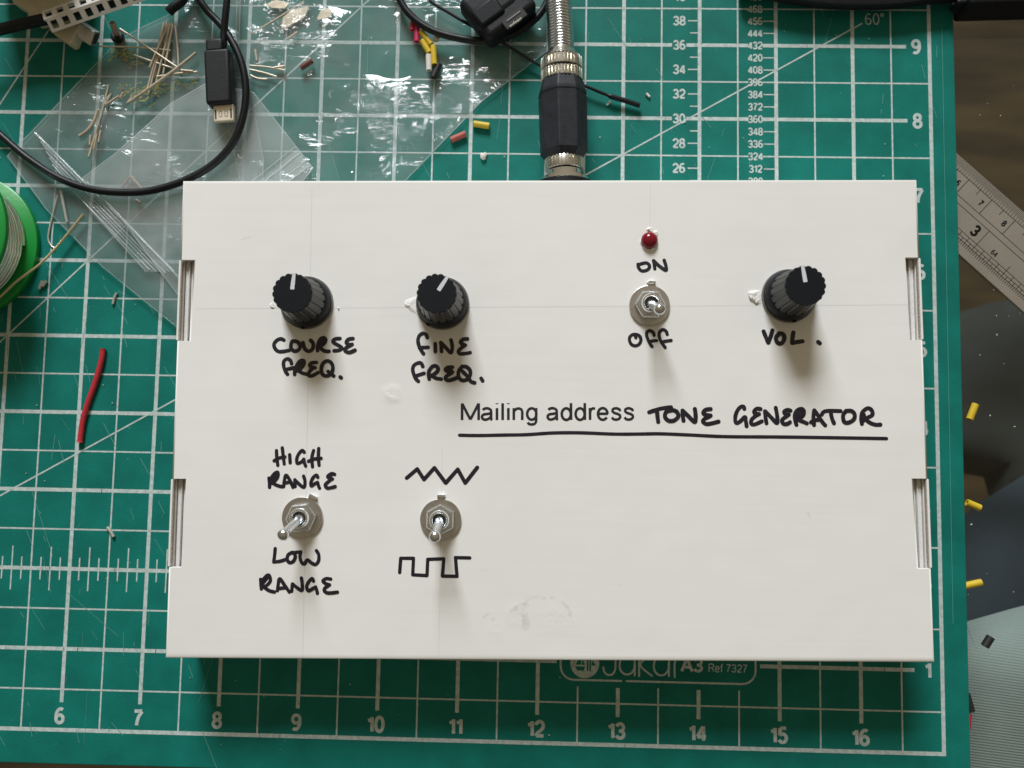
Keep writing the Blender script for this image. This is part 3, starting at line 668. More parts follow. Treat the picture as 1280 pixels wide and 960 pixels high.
writing([[(125,600),(120,530),(115,470)],[(140,480),(200,418),(235,425),(245,490),(200,548),(150,570)],[(170,580),(230,620),(300,638)],[(150,520),(200,460)],
  [(340,620),(350,540),(370,462),(430,540),(498,638)],[(370,590),(440,582)],[(530,630),(535,570),(540,532)],[(542,532),(600,580),(668,618),(670,530),(660,452)],
  [(822,492),(800,460),(752,510),(730,570),(752,620),(800,600),(848,572)],[(848,572),(865,620),(873,658)],[(1050,467),(990,460),(947,490),(980,525),(1035,543)],[(1020,552),(975,585),(965,620),(1000,648),(1060,650),(1140,640)]],
  315, 680, 10.667, 4.0, 'handwritten word RANGE under LOW')
writing([[(205,200),(275,140),(320,210),(390,132),(465,233),(545,142),(595,233),(675,130)]], 470, 560, 5.333, 4.9, 'hand-drawn triangle wave', 'waveform_mark', True)
writing([[(158,830),(165,735),(250,735),(245,845),(340,850),(345,742),(452,738),(443,853),(540,855),(530,730),(625,732)]], 470, 560, 5.333, 4.3, 'hand-drawn square wave', 'waveform_mark', True)
ul = MB(); ul.stroke(smooth([at(x, y, H) for x, y in ((574.5,544),(597,544.4),(630,543.8),(658,543.3),(691,541.2),(726,541),(768,542.6),(800,542.5),(825,542.2),(860,543.6),(905,545.7),(960,546.1),(1000,546.5),(1047,547.2),(1108,548.2))], 5), 4.3 * PXW, H + .05, .0003, .05)
ul.build('underline', 'ink', bx, sm=0, flat=True)
pt = MB(); a = at(575.5, 525.8, H); b = at(794, 525.4, H)
letters(pt, 'Mailing address', (a.x, a.y), 22.4 * PXW, H + .04, math.atan2((b - a).y, (b - a).x), .152, (b - a).length, 'l')
pt.build('printed_text', 'black_print', bx, sm=0, flat=True)
for (a, b, w) in (((390, 236), (378.5, 820), .16), ((553, 560), (548.5, 820), .12), ((813, 230), (812.5, 292), .12), ((245, 386), (1136, 381), .10)):
    pl = MB(); pl.line(at(*a, H), at(*b, H), w, H + .02 + w * .02); pl.build('pencil_line', 'pencil', bx, sm=0, flat=True)

for k_, (pp, w) in enumerate(([[(632, 769), (642, 762), (652, 757), (660, 757)], 1.0], [[(648, 760), (656, 768), (658, 784)], 1.5], [[(655, 756), (662, 748), (672, 746), (680, 748)], .7], [[(690, 747), (702, 752), (711, 762), (713, 772)], .8], [[(604, 772), (612, 766)], .5], [[(616, 774), (622, 773)], .8],
        [[(766, 728), (775, 732)], .4], [[(604, 713), (609, 714)], .4], [[(1010, 640), (1016, 660)], .4], [[(300, 300), (312, 296)], .35])):
    gm = MB(); gm.stroke(smooth([at(x, y, H) for x, y in pp], 5), w * 1.3, H + .02 + .004 * k_, .0002, .5); gm.build('grubby_mark', 'stain', bx, sm=0, flat=True)
# ---- knobs
def knob(px, py, ang, label):
    c = at(px, py, H); c.z = H; PIVOT[:] = [c.copy(), 1.028]
    R0 = 7.55
    k = MB(); k.lathe(c + Vector((0, 0, 1.0)), (0, 0, 1), [(0, 6.9), (.05, R0 - .05), (.8, R0 - .1), (2.6, R0 - .35), (4.2, R0 - .95), (4.6, 6.1)], 64)
    k.box(c + Vector((-math.sin(ang) * -R0 * 0 + math.sin(ang) * -1 * -R0 * 0, 0, 0)) + Vector((math.sin(ang), -math.cos(ang), 0)) * R0 + Vector((0, 0, 1.4)), (.9, .9, .7), Matrix.Rotation(ang, 3, 'Z'))
    body = k.build('knob', 'black_plastic', bx, sm=40); body['label'] = label
    r = MB(); r.lathe(c, (0, 0, 1), [(.05, R0 - .3), (.1, R0 + .3), (.95, R0 + .26), (1.02, 6.6)], 64, caps=True).build('base_ring', 'knob_ring', body, sm=40)
    NF = 18
    def flute(t, i):
        u = (t - ang) * NF / (2 * math.pi); u -= math.floor(u)
        return 1.0 if .14 < u < .86 else (.962 if u < .05 or u > .95 else .975)
    s = MB(); s.lathe(c, (0, 0, 1), [(5.2, 6.55), (6, 6.38), (14.2, 5.62), (15.2, 5.5)], NF * 14, flute, True).build('fluted_grip', 'knob_side', body, sm=35)
    def scal(t, i):
        u = (t - ang) * NF / (2 * math.pi); u = u - math.floor(u) - .5
        return 1.0 + .022 * math.cos(2 * math.pi * u) - (.03 if abs(u) > .43 else 0)
    cp = MB(); cp.lathe(c, (0, 0, 1), [(15.2, 5.46), (15.9, 5.48), (16.2, 5.3)], NF * 14, scal, True).build('cap', 'black_plastic', body, sm=35)
    d = Vector((-math.sin(ang), math.cos(ang), 0)); n = Vector((d.y, -d.x, 0))
    p = MB(); pts2 = []
    for q, w in ((.9, .45), (1.05, .58), (3, .56), (5.55, .42)): pts2.append((q, w))
    ring = [c + d * q + n * w for q, w in pts2] + [c + d * q - n * w for q, w in pts2[::-1]]
    p.prism([(v.x, v.y) for v in ring], H + 15.4, H + 16.32)
    p.box(c + d * 5.52 + Vector((0, 0, 14.6)), (.7, .3, 3.0), Matrix.Rotation(ang, 3, 'Z'))
    p.build('pointer', 'pointer', body, sm=0); PIVOT[0] = None
knob(383.8, 378.7, math.radians(-4.5), 'knob above COURSE FREQ.')
knob(553.3, 379.4, math.radians(-32), 'knob above FINE FREQ., pointer turned right')
knob(985.5, 370.3, math.radians(9.5), 'knob above VOL.')
# ---- toggle switches
def toggle(px, py, tab, hexrot, lean, label):
    c = at(px, py, H); c.z = H; PIVOT[:] = [c.copy(), 1.028]
    w = MB(); td = (at(*tab, H) - c); td.z = 0; a = math.atan2(td.y, td.x)
    r0 = 5.9; pts = []
    hw = math.asin(1.15 / r0)
    for k in range(61): t = a + hw + (2 * math.pi - 2 * hw) * k / 60; pts.append((c.x + r0 * math.cos(t), c.y + r0 * math.sin(t)))
    d = Vector((math.cos(a), math.sin(a), 0)); n = Vector((-d.y, d.x, 0))
    for q in (c + d * 6.9 - n * 1.15, c + d * 6.9 + n * 1.15): pts.append((q.x, q.y))
    w.prism(pts, H + .1, H + .85)
    wo = w.build('toggle_switch', 'washer', bx, sm=0, bevel=.12); wo['label'] = label
    MB().box(c + d * 6.75 + Vector((0, 0, .6)), (.8, 2.25, 1.5), Matrix.Rotation(a, 3, 'Z')).build('locating_tab', 'chrome', wo, sm=0, bevel=.15)
    MB().lathe(c, (0, 0, 1), [(.87, 4.45), (2.3, 4.45), (2.75, 4.05)], 6, phase=math.radians(hexrot)).build('hex_nut', 'nickel', wo, sm=0, bevel=.16)
    MB().lathe(c, (0, 0, 1), [(2.7, 2.85), (4.5, 2.85), (4.9, 2.6), (4.9, 2.1), (4.7, 1.95), (3.2, 1.75)], 40, caps=False).build('bushing', 'chrome', wo, sm=40)
    MB().lathe(c, (0, 0, 1), [(3.15, 1.95), (3.35, .3)], 30).build('bushing_bottom', 'knob_ring', wo, sm=0)
    v = Vector((lean[0], lean[1], 9.2)); L = v.length + 3; v.normalize()
    b = c + Vector((0, 0, 2.6))
    MB().lathe(b, v, [(0, 1.5), (1.5, 1.55), (2.6, 1.25), (L - 2.6, 1.22), (L - 2.0, 1.3), (L - 1.3, 1.6), (L - .5, 1.62), (L, 1.36), (L + .42, .8), (L + .58, .12)], 28).build('lever', 'nickel', wo, sm=50)
    PIVOT[0] = None
toggle(811.6, 382, (814.2, 355), 0, (.8, -2.8), 'switch between ON and OFF')
toggle(378.6, 646.6, (391.7, 621.3), 7, (-1.3, -3.1), 'switch between HIGH RANGE and LOW RANGE')
toggle(551, 649, (552, 618.5), 30, (-.05, -3.0), 'switch between the two waveform marks')
# ---- red lamp
c = at(811.5, 301, H); c.z = H
MB().lathe(c, (0, 0, 1), [(0, 2.55), (.7, 2.55), (1.3, 2.4), (1.9, 1.9), (2.35, 1.1), (2.48, .3)], 36).build('indicator_light', 'led', bx, sm=60)
def scrap(pts_px, z0, name='torn_paper', m='torn', parent=None, hgt=.6):
    """a torn flake of card still joined to the lid on one side, its free edge curling up"""
    mb = MB(); P = smooth([at(x, y, H) for x, y in pts_px], 4, True); cc = sum(P, Vector()) / len(P); n = len(P)
    sd = random.random() * 50; vs = []
    for ring, (f, h) in enumerate(((1.0, .03), (.82, .55), (.5, .8), (.2, .65))):
        for i, p in enumerate(P):
            w = noise.noise(Vector((p.x * .9, p.y * .9, sd + ring)))
            q = cc + (p - cc) * (f * (1 + (.22 * w if ring < 2 else .1 * w)))
            lift = .35 + .65 * max(0, (cc.x - p.x) / max(.3, max(abs(cc.x - k.x) for k in P)) * .5 + .5)
            vs.append((q.x, q.y, H + h * hgt * lift * (1 + .5 * w)))
    vs.append((cc.x, cc.y, H + hgt * .45))
    fs = [(r * n + i, r * n + (i + 1) % n, (r + 1) * n + (i + 1) % n, (r + 1) * n + i) for r in range(3) for i in range(n)] + [(3 * n + i, 3 * n + (i + 1) % n, 4 * n) for i in range(n)]
    mb.add(vs, fs)
    return mb.build(name, m, parent or bx, sm=55)
scrap([(523, 370), (510, 374), (506, 379), (508, 384), (516, 390), (524, 393), (527, 380)], H)
scrap([(951, 364), (941, 363), (935, 366), (937, 374), (943, 379), (951, 379)], H, hgt=1.1)
for pp in ([(803, 296), (800, 300), (801, 306), (804, 305)], [(808, 288), (811, 284), (816, 286), (815, 290)], [(816, 290), (821, 288), (823, 293), (820, 296)], [(803, 308), (807, 312), (812, 313), (809, 309)], [(820, 306), (819, 311), (813, 313), (816, 307)], [(337, 381), (342, 378), (345, 384), (340, 386)], [(808, 354), (812, 350), (818, 351), (816, 355)], [(422, 385), (424, 384), (425, 387), (423, 388)]):
    scrap(pp, H, hgt=.6)
# ---- socket in the back wall
jc = at(706, 226, 11); jc.z = 11.0; jd = uY.copy()
jb = (TL + TR) / 2; jbase = Vector((jc.x, TL.y + (TR.y - TL.y) * (jc.x - TL.x) / (TR.x - TL.x), 11.0))
so = MB().lathe(jbase, jd, [(0, 9.6), (2.2, 9.6), (2.6, 9.0)], 40).build('jack_socket', 'rubber', bx, sm=40)
so['_o'] = bx['_o']; MB().lathe(jbase + jd * 2.6, jd, [(0, 7.6), (1.6, 7.6), (1.7, 6.4)], 40).build('socket_nut', 'chrome', so, sm=40)

# ------------------------------------------------------------------ audio adapter plugged into the back
AZ = 11.0
def acen(px, py): return at(px, py, AZ + 5)
ap0 = jbase + jd * 4.4
ap1 = acen(703.0, 86)
ad = (ap1 - ap0); ad.z = 0; LA_ = ad.length; ad.normalize()
aa = thing('audio_adapter', (ap0.x, ap0.y + 40, 0), 'black eight-sided audio adapter with knurled metal rings, plugged into the box', 'adapter')
def along(py): return (acen(704, py) - ap0).dot(ad)
y_l1, y_l0 = along(193), along(207)
MB().lathe(ap0, ad, [(0, 5.2), (y_l0 - .3, 5.2)], 32).build('plug_sleeve', 'chrome', aa, sm=40)
KN = 34
def knurl(t, i): return 1.0 if math.sin(t * KN) > -.35 else .91
MB().lathe(ap0, ad, [(y_l0, 5.4), (y_l0 + .1, 6.2), (y_l1 - .3, 6.35), (y_l1, 6.2)], KN * 6, knurl).build('knurled_ring', 'knurled', aa, sm=30)
yb0, yb1 = along(196), along(91)
s = (yb1 - yb0)
MB().lathe(ap0, ad, [(yb0, 5.6), (yb0 + 1.8, 6.9), (yb0 + 3, 7.75), (yb0 + s * .55, 7.9), (yb0 + s * .755, 7.95), (yb0 + s * .765, 7.72), (yb0 + s * .785, 7.72), (yb0 + s * .795, 7.95), (yb0 + s * .84, 7.85), (yb1 - 1.2, 6.9), (yb1, 6.6)], 8, phase=math.radians(-12)).build('barrel', 'adapter', aa, sm=0, bevel=.35, bseg=3)
k0, k1, k2 = along(94), along(79), along(65)
for a_, b_ in ((k0, k1 - .35), (k1, k2)):
    MB().lathe(ap0, ad, [(a_, 6.2), (a_ + .05, 6.75), (b_ - .5, 6.75), (b_, 6.3)], KN * 6, knurl).build('knurled_ring', 'knurled', aa, sm=30)
ks = along(57)
MB().lathe(ap0, ad, [(k2, 6.3), (k2 + .6, 6.0), (ks, 4.6), (ks + .5, 4.4)], 40).build('taper', 'knurled', aa, sm=50)
# spring strain relief, bending a little, and the cable inside it
sp0 = ap0 + ad * ks
def spine(t):
    u = t / 32.0
    return sp0 + ad * t + Vector((-.9 * u * u * 2.0, 0, 4 * u * u))
helix = []; cable_pts = []
TURNS = 33; NS = TURNS * 18
for i in range(NS + 1):
    t = 32.0 * i / NS; p = spine(t); q = (spine(t + .1) - p).normalized(); a_, b_ = frame(q); th = 2 * math.pi * TURNS * i / NS
    rr_ = 3.85
    helix.append(p + (a_ * math.cos(th) + b_ * math.sin(th)) * rr_)
MB().tube(helix, .44, 7).build('spring', 'nickel', aa, sm=60)
MB().tube([spine(t) for t in range(-2, 40, 2)], 2.9, 16).build('cord', 'knob_ring', aa, sm=60)

# ------------------------------------------------------------------ plastic bags
def bag(name, outline_px, z, gap, m, label, amp=1.0, fr=.05, step=3.2, seam=None, up=None, bands=None):
    pts = [at(x, y, z) for x, y in outline_px]; out = []
    for i, p in enumerate(pts):
        q = pts[(i + 1) % len(pts)]; n = max(1, int((q - p).length / step)); out += [p.lerp(q, k / n) for k in range(n)]
    n = len(out); xs = [p.x for p in out]; ys = [p.y for p in out]; P2 = [Vector((p.x, p.y)) for p in out]
    y = min(ys)
    while y < max(ys):
        x = min(xs)
        while x < max(xs): P2.append(Vector((x + random.uniform(-.8, .8), y + random.uniform(-.8, .8)))); x += step * .62
        y += step * .62
    r = geometry.delaunay_2d_cdt(P2, [(i, (i + 1) % n) for i in range(n)], [], 1, .01)
    V, Fc = r[0], r[2]
    root = thing(name, (sum(xs) / n, sum(ys) / n, z), label, 'bag')
    def hz(v, sd, k):
        a = noise.noise(Vector((v.x * fr, v.y * fr, sd))) * .6 + abs(noise.noise(Vector((v.x * fr * 2.3 + 9, v.y * fr * 2.3, sd)))) * .8
        return k * a
    u = MB()
    u.add([(v.x, v.y, z + gap + amp * .4 + hz(v, 2.1, amp) + (up(v) if up else 0)) for v in V], Fc)
    u.build('upper_film', m, root, sm=80)
    l = MB(); l.add([(v.x, v.y, z + max(-.15, hz(v, 7.7, .25))) for v in V], Fc); l.build('lower_film', m, root, sm=80)
    e = MB(); ep = [Vector((p.x, p.y, z + gap * .5 + amp * .4 + hz(p, 2.1, amp) * .8 + (up(p) if up else 0))) for p in out]
    e.tube(ep, .13, 5, closed=True); e.build('edge_seam', 'seam', root, sm=60)
    if seam:
        for (a, b, w) in seam:
            a3, b3 = at(*a, z + gap), at(*b, z + gap); sp_ = [a3.lerp(b3, k / 14) for k in range(15)]
            for q in sp_: q.z = z + gap + amp * .4 + hz(q, 2.1, amp) + .15 + (up(q) if up else 0)
            sm_ = MB(); sm_.tube(sp_, w, 6); sm_.build('zip_ridge', 'seam', root, sm=60)
    for (q4) in (bands or []):
        b = MB(); nb = 16; vs = []
        for k in range(nb + 1):
            for A, B in ((q4[0], q4[1]), (q4[3], q4[2])):
                q = at(*A, z + gap).lerp(at(*B, z + gap), k / nb); vs.append((q.x, q.y, z + gap + amp * .4 + hz(q, 2.1, amp) + .1))
        b.add(vs, [(2 * k, 2 * k + 1, 2 * k + 3, 2 * k + 2) for k in range(nb)]); b.build('zip_band', 'band', root, sm=80)
    return root
wires_bag = bag('zip_bag', [(246, -14), (214, 20), (150, 52), (122, 82), (48, 160), (12, 197), (60, 262), (130, 334), (226, 412), (330, 330), (330, 200), (312, 100), (300, 60), (302, -14)], .35, 1.3, 'film_a',
    'large clear zip bag holding the loose tan wire offcuts at the upper left', .9, .05, seam=[((45, 167), (218, 340), .42), ((58, 190), (208, 342), .18), ((66, 206), (196, 340), .16), ((72, 218), (188, 338), .22), ((52, 178), (212, 340), .14), ((82, 226), (180, 336), .14), ((62, 198), (202, 341), .12)], bands=[((48, 170), (217, 340), (182, 340), (78, 224))])
bag('zip_bag', [(318, 117), (392, 211), (366, 245), (300, 330), (232, 380), (150, 270), (105, 224), (150, 190), (215, 131), (262, 104)], 2.2, .9, 'film_b',
    'milky clear zip bag with fine ridges, its corner pointing right against the box', .8, .07, seam=[((376, 192), (300, 252), .3), ((384, 201), (345, 232), .16), ((388, 207), (352, 236), .16), ((370, 184), (292, 246), .14), ((110, 228), (225, 348), .3)], bands=[((372, 188), (296, 250), (345, 240), (388, 209))])
bag('cellophane_bag', [(298, -16), (694, -16), (690, 60), (602, 128), (508, 226), (470, 270), (310, 262), (282, 140), (296, 60)], .3, .8, 'film_c',
    'crinkled clear plastic bag with bright creases, left of the audio adapter', 1.3, .085, 2.8)

# ------------------------------------------------------------------ wire offcuts and little scraps
def wire(pp, r, z, m, label, group=None, name='wire_offcut', cat='wire', sm_n=4):
    pts = smooth([at(x, y, z) for x, y in pp], sm_n) if len(pp) > 2 else [at(x, y, z) for x, y in pp]
    return tag(MB().tube(pts, r * (.8 if m == 'tan' else 1), 8).build(name, m, sm=60), label, cat, group)
GW = 'tan wire offcuts inside the large zip bag'
for i, pp in enumerate([[(205, 28), (189, 94)], [(209, 27), (193, 97)], [(212, 29), (198, 93)], [(215, 29), (204, 92)], [(207, 34), (186, 116)], [(217, 32), (200, 82)], [(206, 30), (184, 112)], [(213, 30), (195, 104)], [(216, 30), (208, 74)], [(210, 31), (187, 84)]]):
    wire(pp, .42, 2.0 + .2 * i, 'tan', 'straight tan wire offcut in the sheaf of near-parallel pieces in the large zip bag', GW)
for pp, r, z, lb in [
    ([(219, 33), (222, 60), (223, 82)], .4, 2.4, 'tan wire offcut hanging down at the right of the sheaf in the zip bag'),
    ([(150, 36), (192, 64), (229, 89)], .4, 3.9, 'long tan wire offcut slanting down to the right across the sheaf'),
    ([(124, 58), (170, 59), (213, 63)], .36, 3.4, 'level tan wire offcut lying across the upper sheaf'),
    ([(168, 69), (200, 80), (228, 89)], .4, 3.0, 'tan wire offcut slanting just below the level one'),
    ([(245, 66), (212, 92), (161, 128)], .62, 4.4, 'thick tan wire offcut slanting up to the right toward the plug'),
    ([(247, 90), (222, 92), (196, 96)], .5, 4.0, 'short tan wire offcut lying level at the right below the sheaf'),
    ([(241, 89), (228, 88)], .5, 4.6, 'very short tan stub on the end of the level offcut below the sheaf'),
    ([(136, 106), (128, 138), (118, 172), (111, 196)], .5, 2.2, 'long tan wire offcut standing nearly upright at the middle left of the zip bag'),
    ([(122, 137), (117, 152), (108, 164), (99, 170)], .62, 2.6, 'curved tan wire offcut just left of the long upright one'),
    ([(131, 131), (139, 117)], .4, 2.4, 'short tan sliver beside the top of the long upright wire'),
    ([(132, 131), (149, 120)], .5, 2.8, 'thick short tan sliver beside the long upright wire'),
    ([(149, 124), (154, 115)], .4, 2.4, 'tiny upright tan sliver right of the thick short one'),
    ([(159, 129), (165, 121)], .4, 2.4, 'tiny tan sliver at the lower end of the thick slanting wire'),
    ([(113, 169), (112, 181)], .4, 2.3, 'tiny tan sliver left of the lower end of the long upright wire'),
    ([(126, 163), (123, 178)], .42, 2.3, 'tiny tan sliver right of the lower end of the long upright wire'),
    ([(121, 167), (117, 187)], .4, 2.6, 'short tan sliver over the lower end of the long upright wire')]:
    wire(pp, r, z, 'tan', lb, GW)
GC = 'tan scraps inside the crinkled plastic bag'
for pp, r, lb in [([(312, 82), (335, 84), (356, 88)], .45, 'upper of the level tan wires at the left of the crinkled bag'), ([(312, 87), (330, 91), (346, 96)], .45, 'middle level tan wire at the left of the crinkled bag'),
    ([(313, 94), (322, 98), (334, 99)], .4, 'lowest short tan wire at the left of the crinkled bag'), ([(319, 62), (321, 76)], .5, 'upright tan scrap at the left of the crinkled bag'),
    ([(372, 40), (360, 48)], .45, 'small tan chip near the top of the crinkled bag'), ([(315, 42), (345, 24), (380, 2)], .36, 'long thin tan wire slanting up at the top of the crinkled bag'), ([(343, 85), (356, 83)], .7, 'stubby tan scrap touching the upper level wire')]:
    wire(pp, r, 1.6, 'tan', lb, GC)
for pp, lb in (([(352, 36), (354, 22), (366, 12), (386, 8), (382, 20), (360, 34)], 'larger brown paper flake at the top of the crinkled bag'), ([(396, 24), (402, 12), (415, 12), (414, 20), (404, 24)], 'small pale tan flake at the top of the crinkled bag'),
               ([(332, 6), (345, 0), (362, 4), (356, 11), (340, 10)], 'brown paper flake cut by the top edge of the photo')):
    mb = MB(); P = [at(x, y, 1.5) for x, y in pp]; mb.prism([(p.x, p.y) for p in P], 1.2, 1.7)
    tag(mb.build('paper_flake', 'tan', sm=0), lb, 'flake', 'flakes in the crinkled bag')
# wires and bits on the mat
wire([(72, 244), (66, 268), (61, 290), (60.5, 300), (64, 307), (68, 310)], .32, .5, 'steelwire', 'thin hooked steel wire between the green spool and the zip bag')
wire([(76, 238), (80, 258), (84, 278)], .5, 1.2, 'steelwire', 'short straight steel wire under the edge of the zip bag')
wire([(49, 361), (53, 351)], .55, .7, 'steelwire', 'left leg of bent clipping beside the green spool, a short steel piece')
wire([(53, 358), (58, 351)], .5, .8, 'steelwire', 'right leg of bent clipping beside the green spool, a shorter steel piece')
wire([(141, 380), (143, 372), (146, 366)], .45, .5, 'steelwire', 'tiny steel clipping on the mat above the long red sleeve')
wire([(134, 659), (138, 664), (142, 671)], .55, .6, 'steelwire', 'tiny steel clipping on the mat above the row of ruler ticks')
for i, (pp, lb) in enumerate([([(152, 236), (158, 226), (164, 221), (168, 228)], 'bent copper coloured clipping under the cable loop'), ([(165, 222), (172, 230), (177, 236)], 'straight copper coloured clipping under the cable loop'), ([(170, 250), (176, 254)], 'copper coloured stub below the cable loop')]):
    wire(pp, .6, 1.5, 'copper', lb, 'copper coloured clippings')

def sleeve(a, b, r, z, m, label, group='cut pieces of coloured wire sleeving', bend=None):
    p, q = at(*a, z), at(*b, z); d = (q - p)
    prof_pts = [p, p.lerp(q, .33), p.lerp(q, .66), q]
    mb = MB(); mb.tube(prof_pts, r, 14, caps=False)
    mb.tube([p + d * -.0, p.lerp(q, .5), q], r * .55, 10, caps=False)
    n = d.normalized(); a_, b_ = frame(n)
    for e in (p, q):
        vs = [e + (a_ * math.cos(k * math.pi / 7) + b_ * math.sin(k * math.pi / 7)) * rr for rr in (r, r * .55) for k in range(14)]
        mb.add(vs, [(k, (k + 1) % 14, 14 + (k + 1) % 14, 14 + k) for k in range(14)])
    return tag(mb.build('wire_sleeve', m, sm=50), label, 'sleeve', group)
for args in [((516.4, 18), (515.2, 38), .85, 3.0, 'red', 'dark red sleeve piece at the top of the little pile on the crinkled bag'),
    ((521.7, 31.5), (520.8, 52), .95, 3.2, 'pinkred', 'bright pinkish red sleeve piece in the little pile on the crinkled bag'),
    ((526.2, 39.5), (539, 55.5), 1.0, 3.4, 'yellow', 'uppermost yellow sleeve piece in the little pile, slanting right'),
    ((527.5, 50.5), (536.5, 66), 1.0, 3.2, 'yellow', 'yellow sleeve piece in the little pile just above the white one'),
    ((541.6, 57), (543, 80.5), 1.0, 3.6, 'yellow', 'upright yellow sleeve piece in the little pile above the black one'),
    ((535.8, 68.5), (536.4, 88), 1.0, 3.2, 'whites', 'white sleeve piece in the little pile on the crinkled bag'),
    ((549, 80), (541.5, 97), 1.15, 2.8, 'blacks', 'black sleeve piece at the foot of the little pile'),
    ((592, 154.6), (611.5, 157.5), 1.05, 1.1, 'yellow', 'yellow sleeve piece lying level on the mat left of the adapter'),
    ((564, 175), (582, 167), 1.05, 1.1, 'brick', 'dull red sleeve piece on the mat at the edge of the crinkled bag'),
    ((376, 85), (390.5, 75.5), .9, 2.2, 'maroon', 'maroon sleeve piece inside the crinkled bag'),
    ((1219.5, 505), (1212, 524), 1.15, TZ + 1.15, 'yellow', 'uppermost yellow sleeve piece on the glass right of the mat'),
    ((1208.5, 628), (1225, 635), 1.15, TZ + 1.15, 'yellow', 'middle yellow sleeve piece on the glass, slanting down to the right'),
    ((1203, 733), (1226.5, 728), 1.15, TZ + 1.15, 'yellow', 'yellow sleeve piece on the glass touching the mat edge above the ribbed cushion'),
    ((1238.5, 796), (1231, 808), 1.3, TZ + 1.3, 'blacks', 'short black sleeve piece on the glass over the ribbed cushion'),
    ((1206.3, 818), (1206.3, 836), .9, TZ + .9, 'yellow', 'yellow sleeve piece almost hidden along the lower right mat edge'),
    ((1207.5, 868), (1213.5, 889), 1.3, TZ + 1.3, 'blacks', 'long black sleeve piece on the glass at the lower right mat edge'),
    ((1210, 892), (1208, 912), 1.15, TZ + 1.15, 'red', 'bright red sleeve piece on the glass at the lower right mat edge')]:
    sleeve(*args)
rs = MB(); P = smooth([at(x, y, 1.0) for x, y in ((128.6, 436), (126.5, 452), (119, 478), (110.5, 502), (104.5, 522), (101.5, 540), (100.2, 553))], 6)
rs.tube(P, [1.02] + [.9] * (len(P) - 2) + [1.0], 14, caps=False); rs.tube(P, .5, 10)
tag(rs.build('wire_sleeve', 'red', sm=60), 'long curved red sleeve lying on the mat left of the box', 'sleeve', 'cut pieces of coloured wire sleeving')
def crumb(px, py, r, z, label, m='fluff', name='crumb'):
    c = at(px, py, z); mb = MB(); n = 12
    prof = [(-.7 * r, .2 * r), (-.4 * r, .8 * r), (0, r), (.45 * r, .75 * r), (.75 * r, .2 * r)]
    mb.lathe(c + Vector((0, 0, r * .7)), (0, 0, 1), prof, n, lambda t, i: 1 + .45 * noise.noise(Vector((math.cos(t) * 1.3 + px, math.sin(t) * 1.3, i * .7))))
    return tag(mb.build(name, m, sm=30), label, 'crumb')
crumb(604, 196, 1.15, 0, 'white paper crumb on the mat left of the adapter barrel')
crumb(606.5, 193.5, .7, 0, 'smaller white crumb touching the paper crumb left of the adapter')
crumb(546, 50, 1.3, 2.5, 'brown fibre tuft beside the little pile of sleeves', 'tan', 'fibre_tuft')
wire([(808, 117), (812, 121)], .45, .5, 'fluff', 'small white paper chip on the mat right of the adapter', None, 'paper_chip', 'chip')
wire([(758, 131), (761, 129), (763, 126)], .35, .6, 'fluff', 'curled white shaving under the black wire end', None, 'plastic_shaving', 'shaving')
# loose specks nobody would count
dk = MB(); rnd = random.Random(11)
for i in range(170):
    if i < 120: x, y, z = rnd.uniform(0, 700), rnd.uniform(0, 940), .25
    elif i < 140: x, y, z = rnd.uniform(740, 1150), rnd.uniform(10, 222), .25
    else: x, y, z = rnd.uniform(1208, 1278), rnd.uniform(40, 950), TZ + .05
    c = at(x, y, z)
    if TL.x - 1 < c.x < BR.x + 1 and BL.y - 1 < c.y < TR.y + 1 or (z > 0 and y < 240 and x < 690 and rnd.random() < .6): continue
    r = rnd.choice([.07, .09, .12, .16, .2]); a = rnd.random() * 3
    dk.box((c.x, c.y, c.z + r * .5), (r * rnd.uniform(1, 3), r, r), Matrix.Rotation(a, 3, 'Z'))
tag(dk.build('dust_specks', 'fluff', sm=0), 'pale dust and swarf specks scattered over the mat and the glass', 'dust', kind='stuff')

# yellow-green scraps inside the big bag
ys = MB(); rnd = random.Random(5)
for i in range(150):
    u = rnd.random(); cx, cy = ((150 + 60 * u, 112 - 6 * u) if i % 3 else (140 + 35 * u, 72 - 8 * math.sin(u * 6)))
    if i % 3 == 1: cx, cy = 172 + 70 * u, 122 - 22 * u
    p = at(cx + rnd.gauss(0, 6), cy + rnd.gauss(0, 5), .9); a = rnd.gauss(.3, .6); l = rnd.uniform(.5, 2.6)
    ys.box((p.x, p.y, .9 + i * .003), (l, rnd.uniform(.15, .5), .05), Matrix.Rotation(a, 3, 'Z') @ Matrix.Rotation(rnd.gauss(0, .3), 3, 'X'))
tag(ys.build('plastic_shavings', 'yprint', sm=0), 'yellow-green plastic shavings mixed with the wires in the large zip bag', 'shavings', kind='stuff')

# ------------------------------------------------------------------ micro USB cable looping over the bags
uc = thing('usb_cable', (*at(160, 120, 3).xy, 3), 'black cable looped over the zip bag with a small gold-tipped rectangular plug', 'cable')
loop = [(236, -30, 6), (244, -10, 6), (258, 12, 6), (280, 36, 6), (299, 70, 6.5), (307, 105, 6.5), (305, 140, 6), (293, 175, 5.5), (268, 204, 5), (232, 225, 5), (190, 238, 4.8), (150, 240.5, 4.8), (112, 236, 4.6), (75, 223, 4.2), (38, 200, 3.4), (8, 175, 3), (-20, 148, 3), (-50, 110, 3)]
MB().tube(smooth([at(x, y, z) for x, y, z in loop], 8), 1.22, 16).build('cord', 'cable', uc, sm=60)
MB().tube(smooth([at(x, y, z) for x, y, z in ((279, 62, 6.5), (280, 40, 7), (282, 18, 8), (284, -4, 8.5), (284, -30, 9))], 6), 1.15, 16).build('cord', 'cable', uc, sm=60)
pc = at(275, 99, 7); pd = (at(276.5, 135, 7) - at(273.5, 62, 7)).normalized()
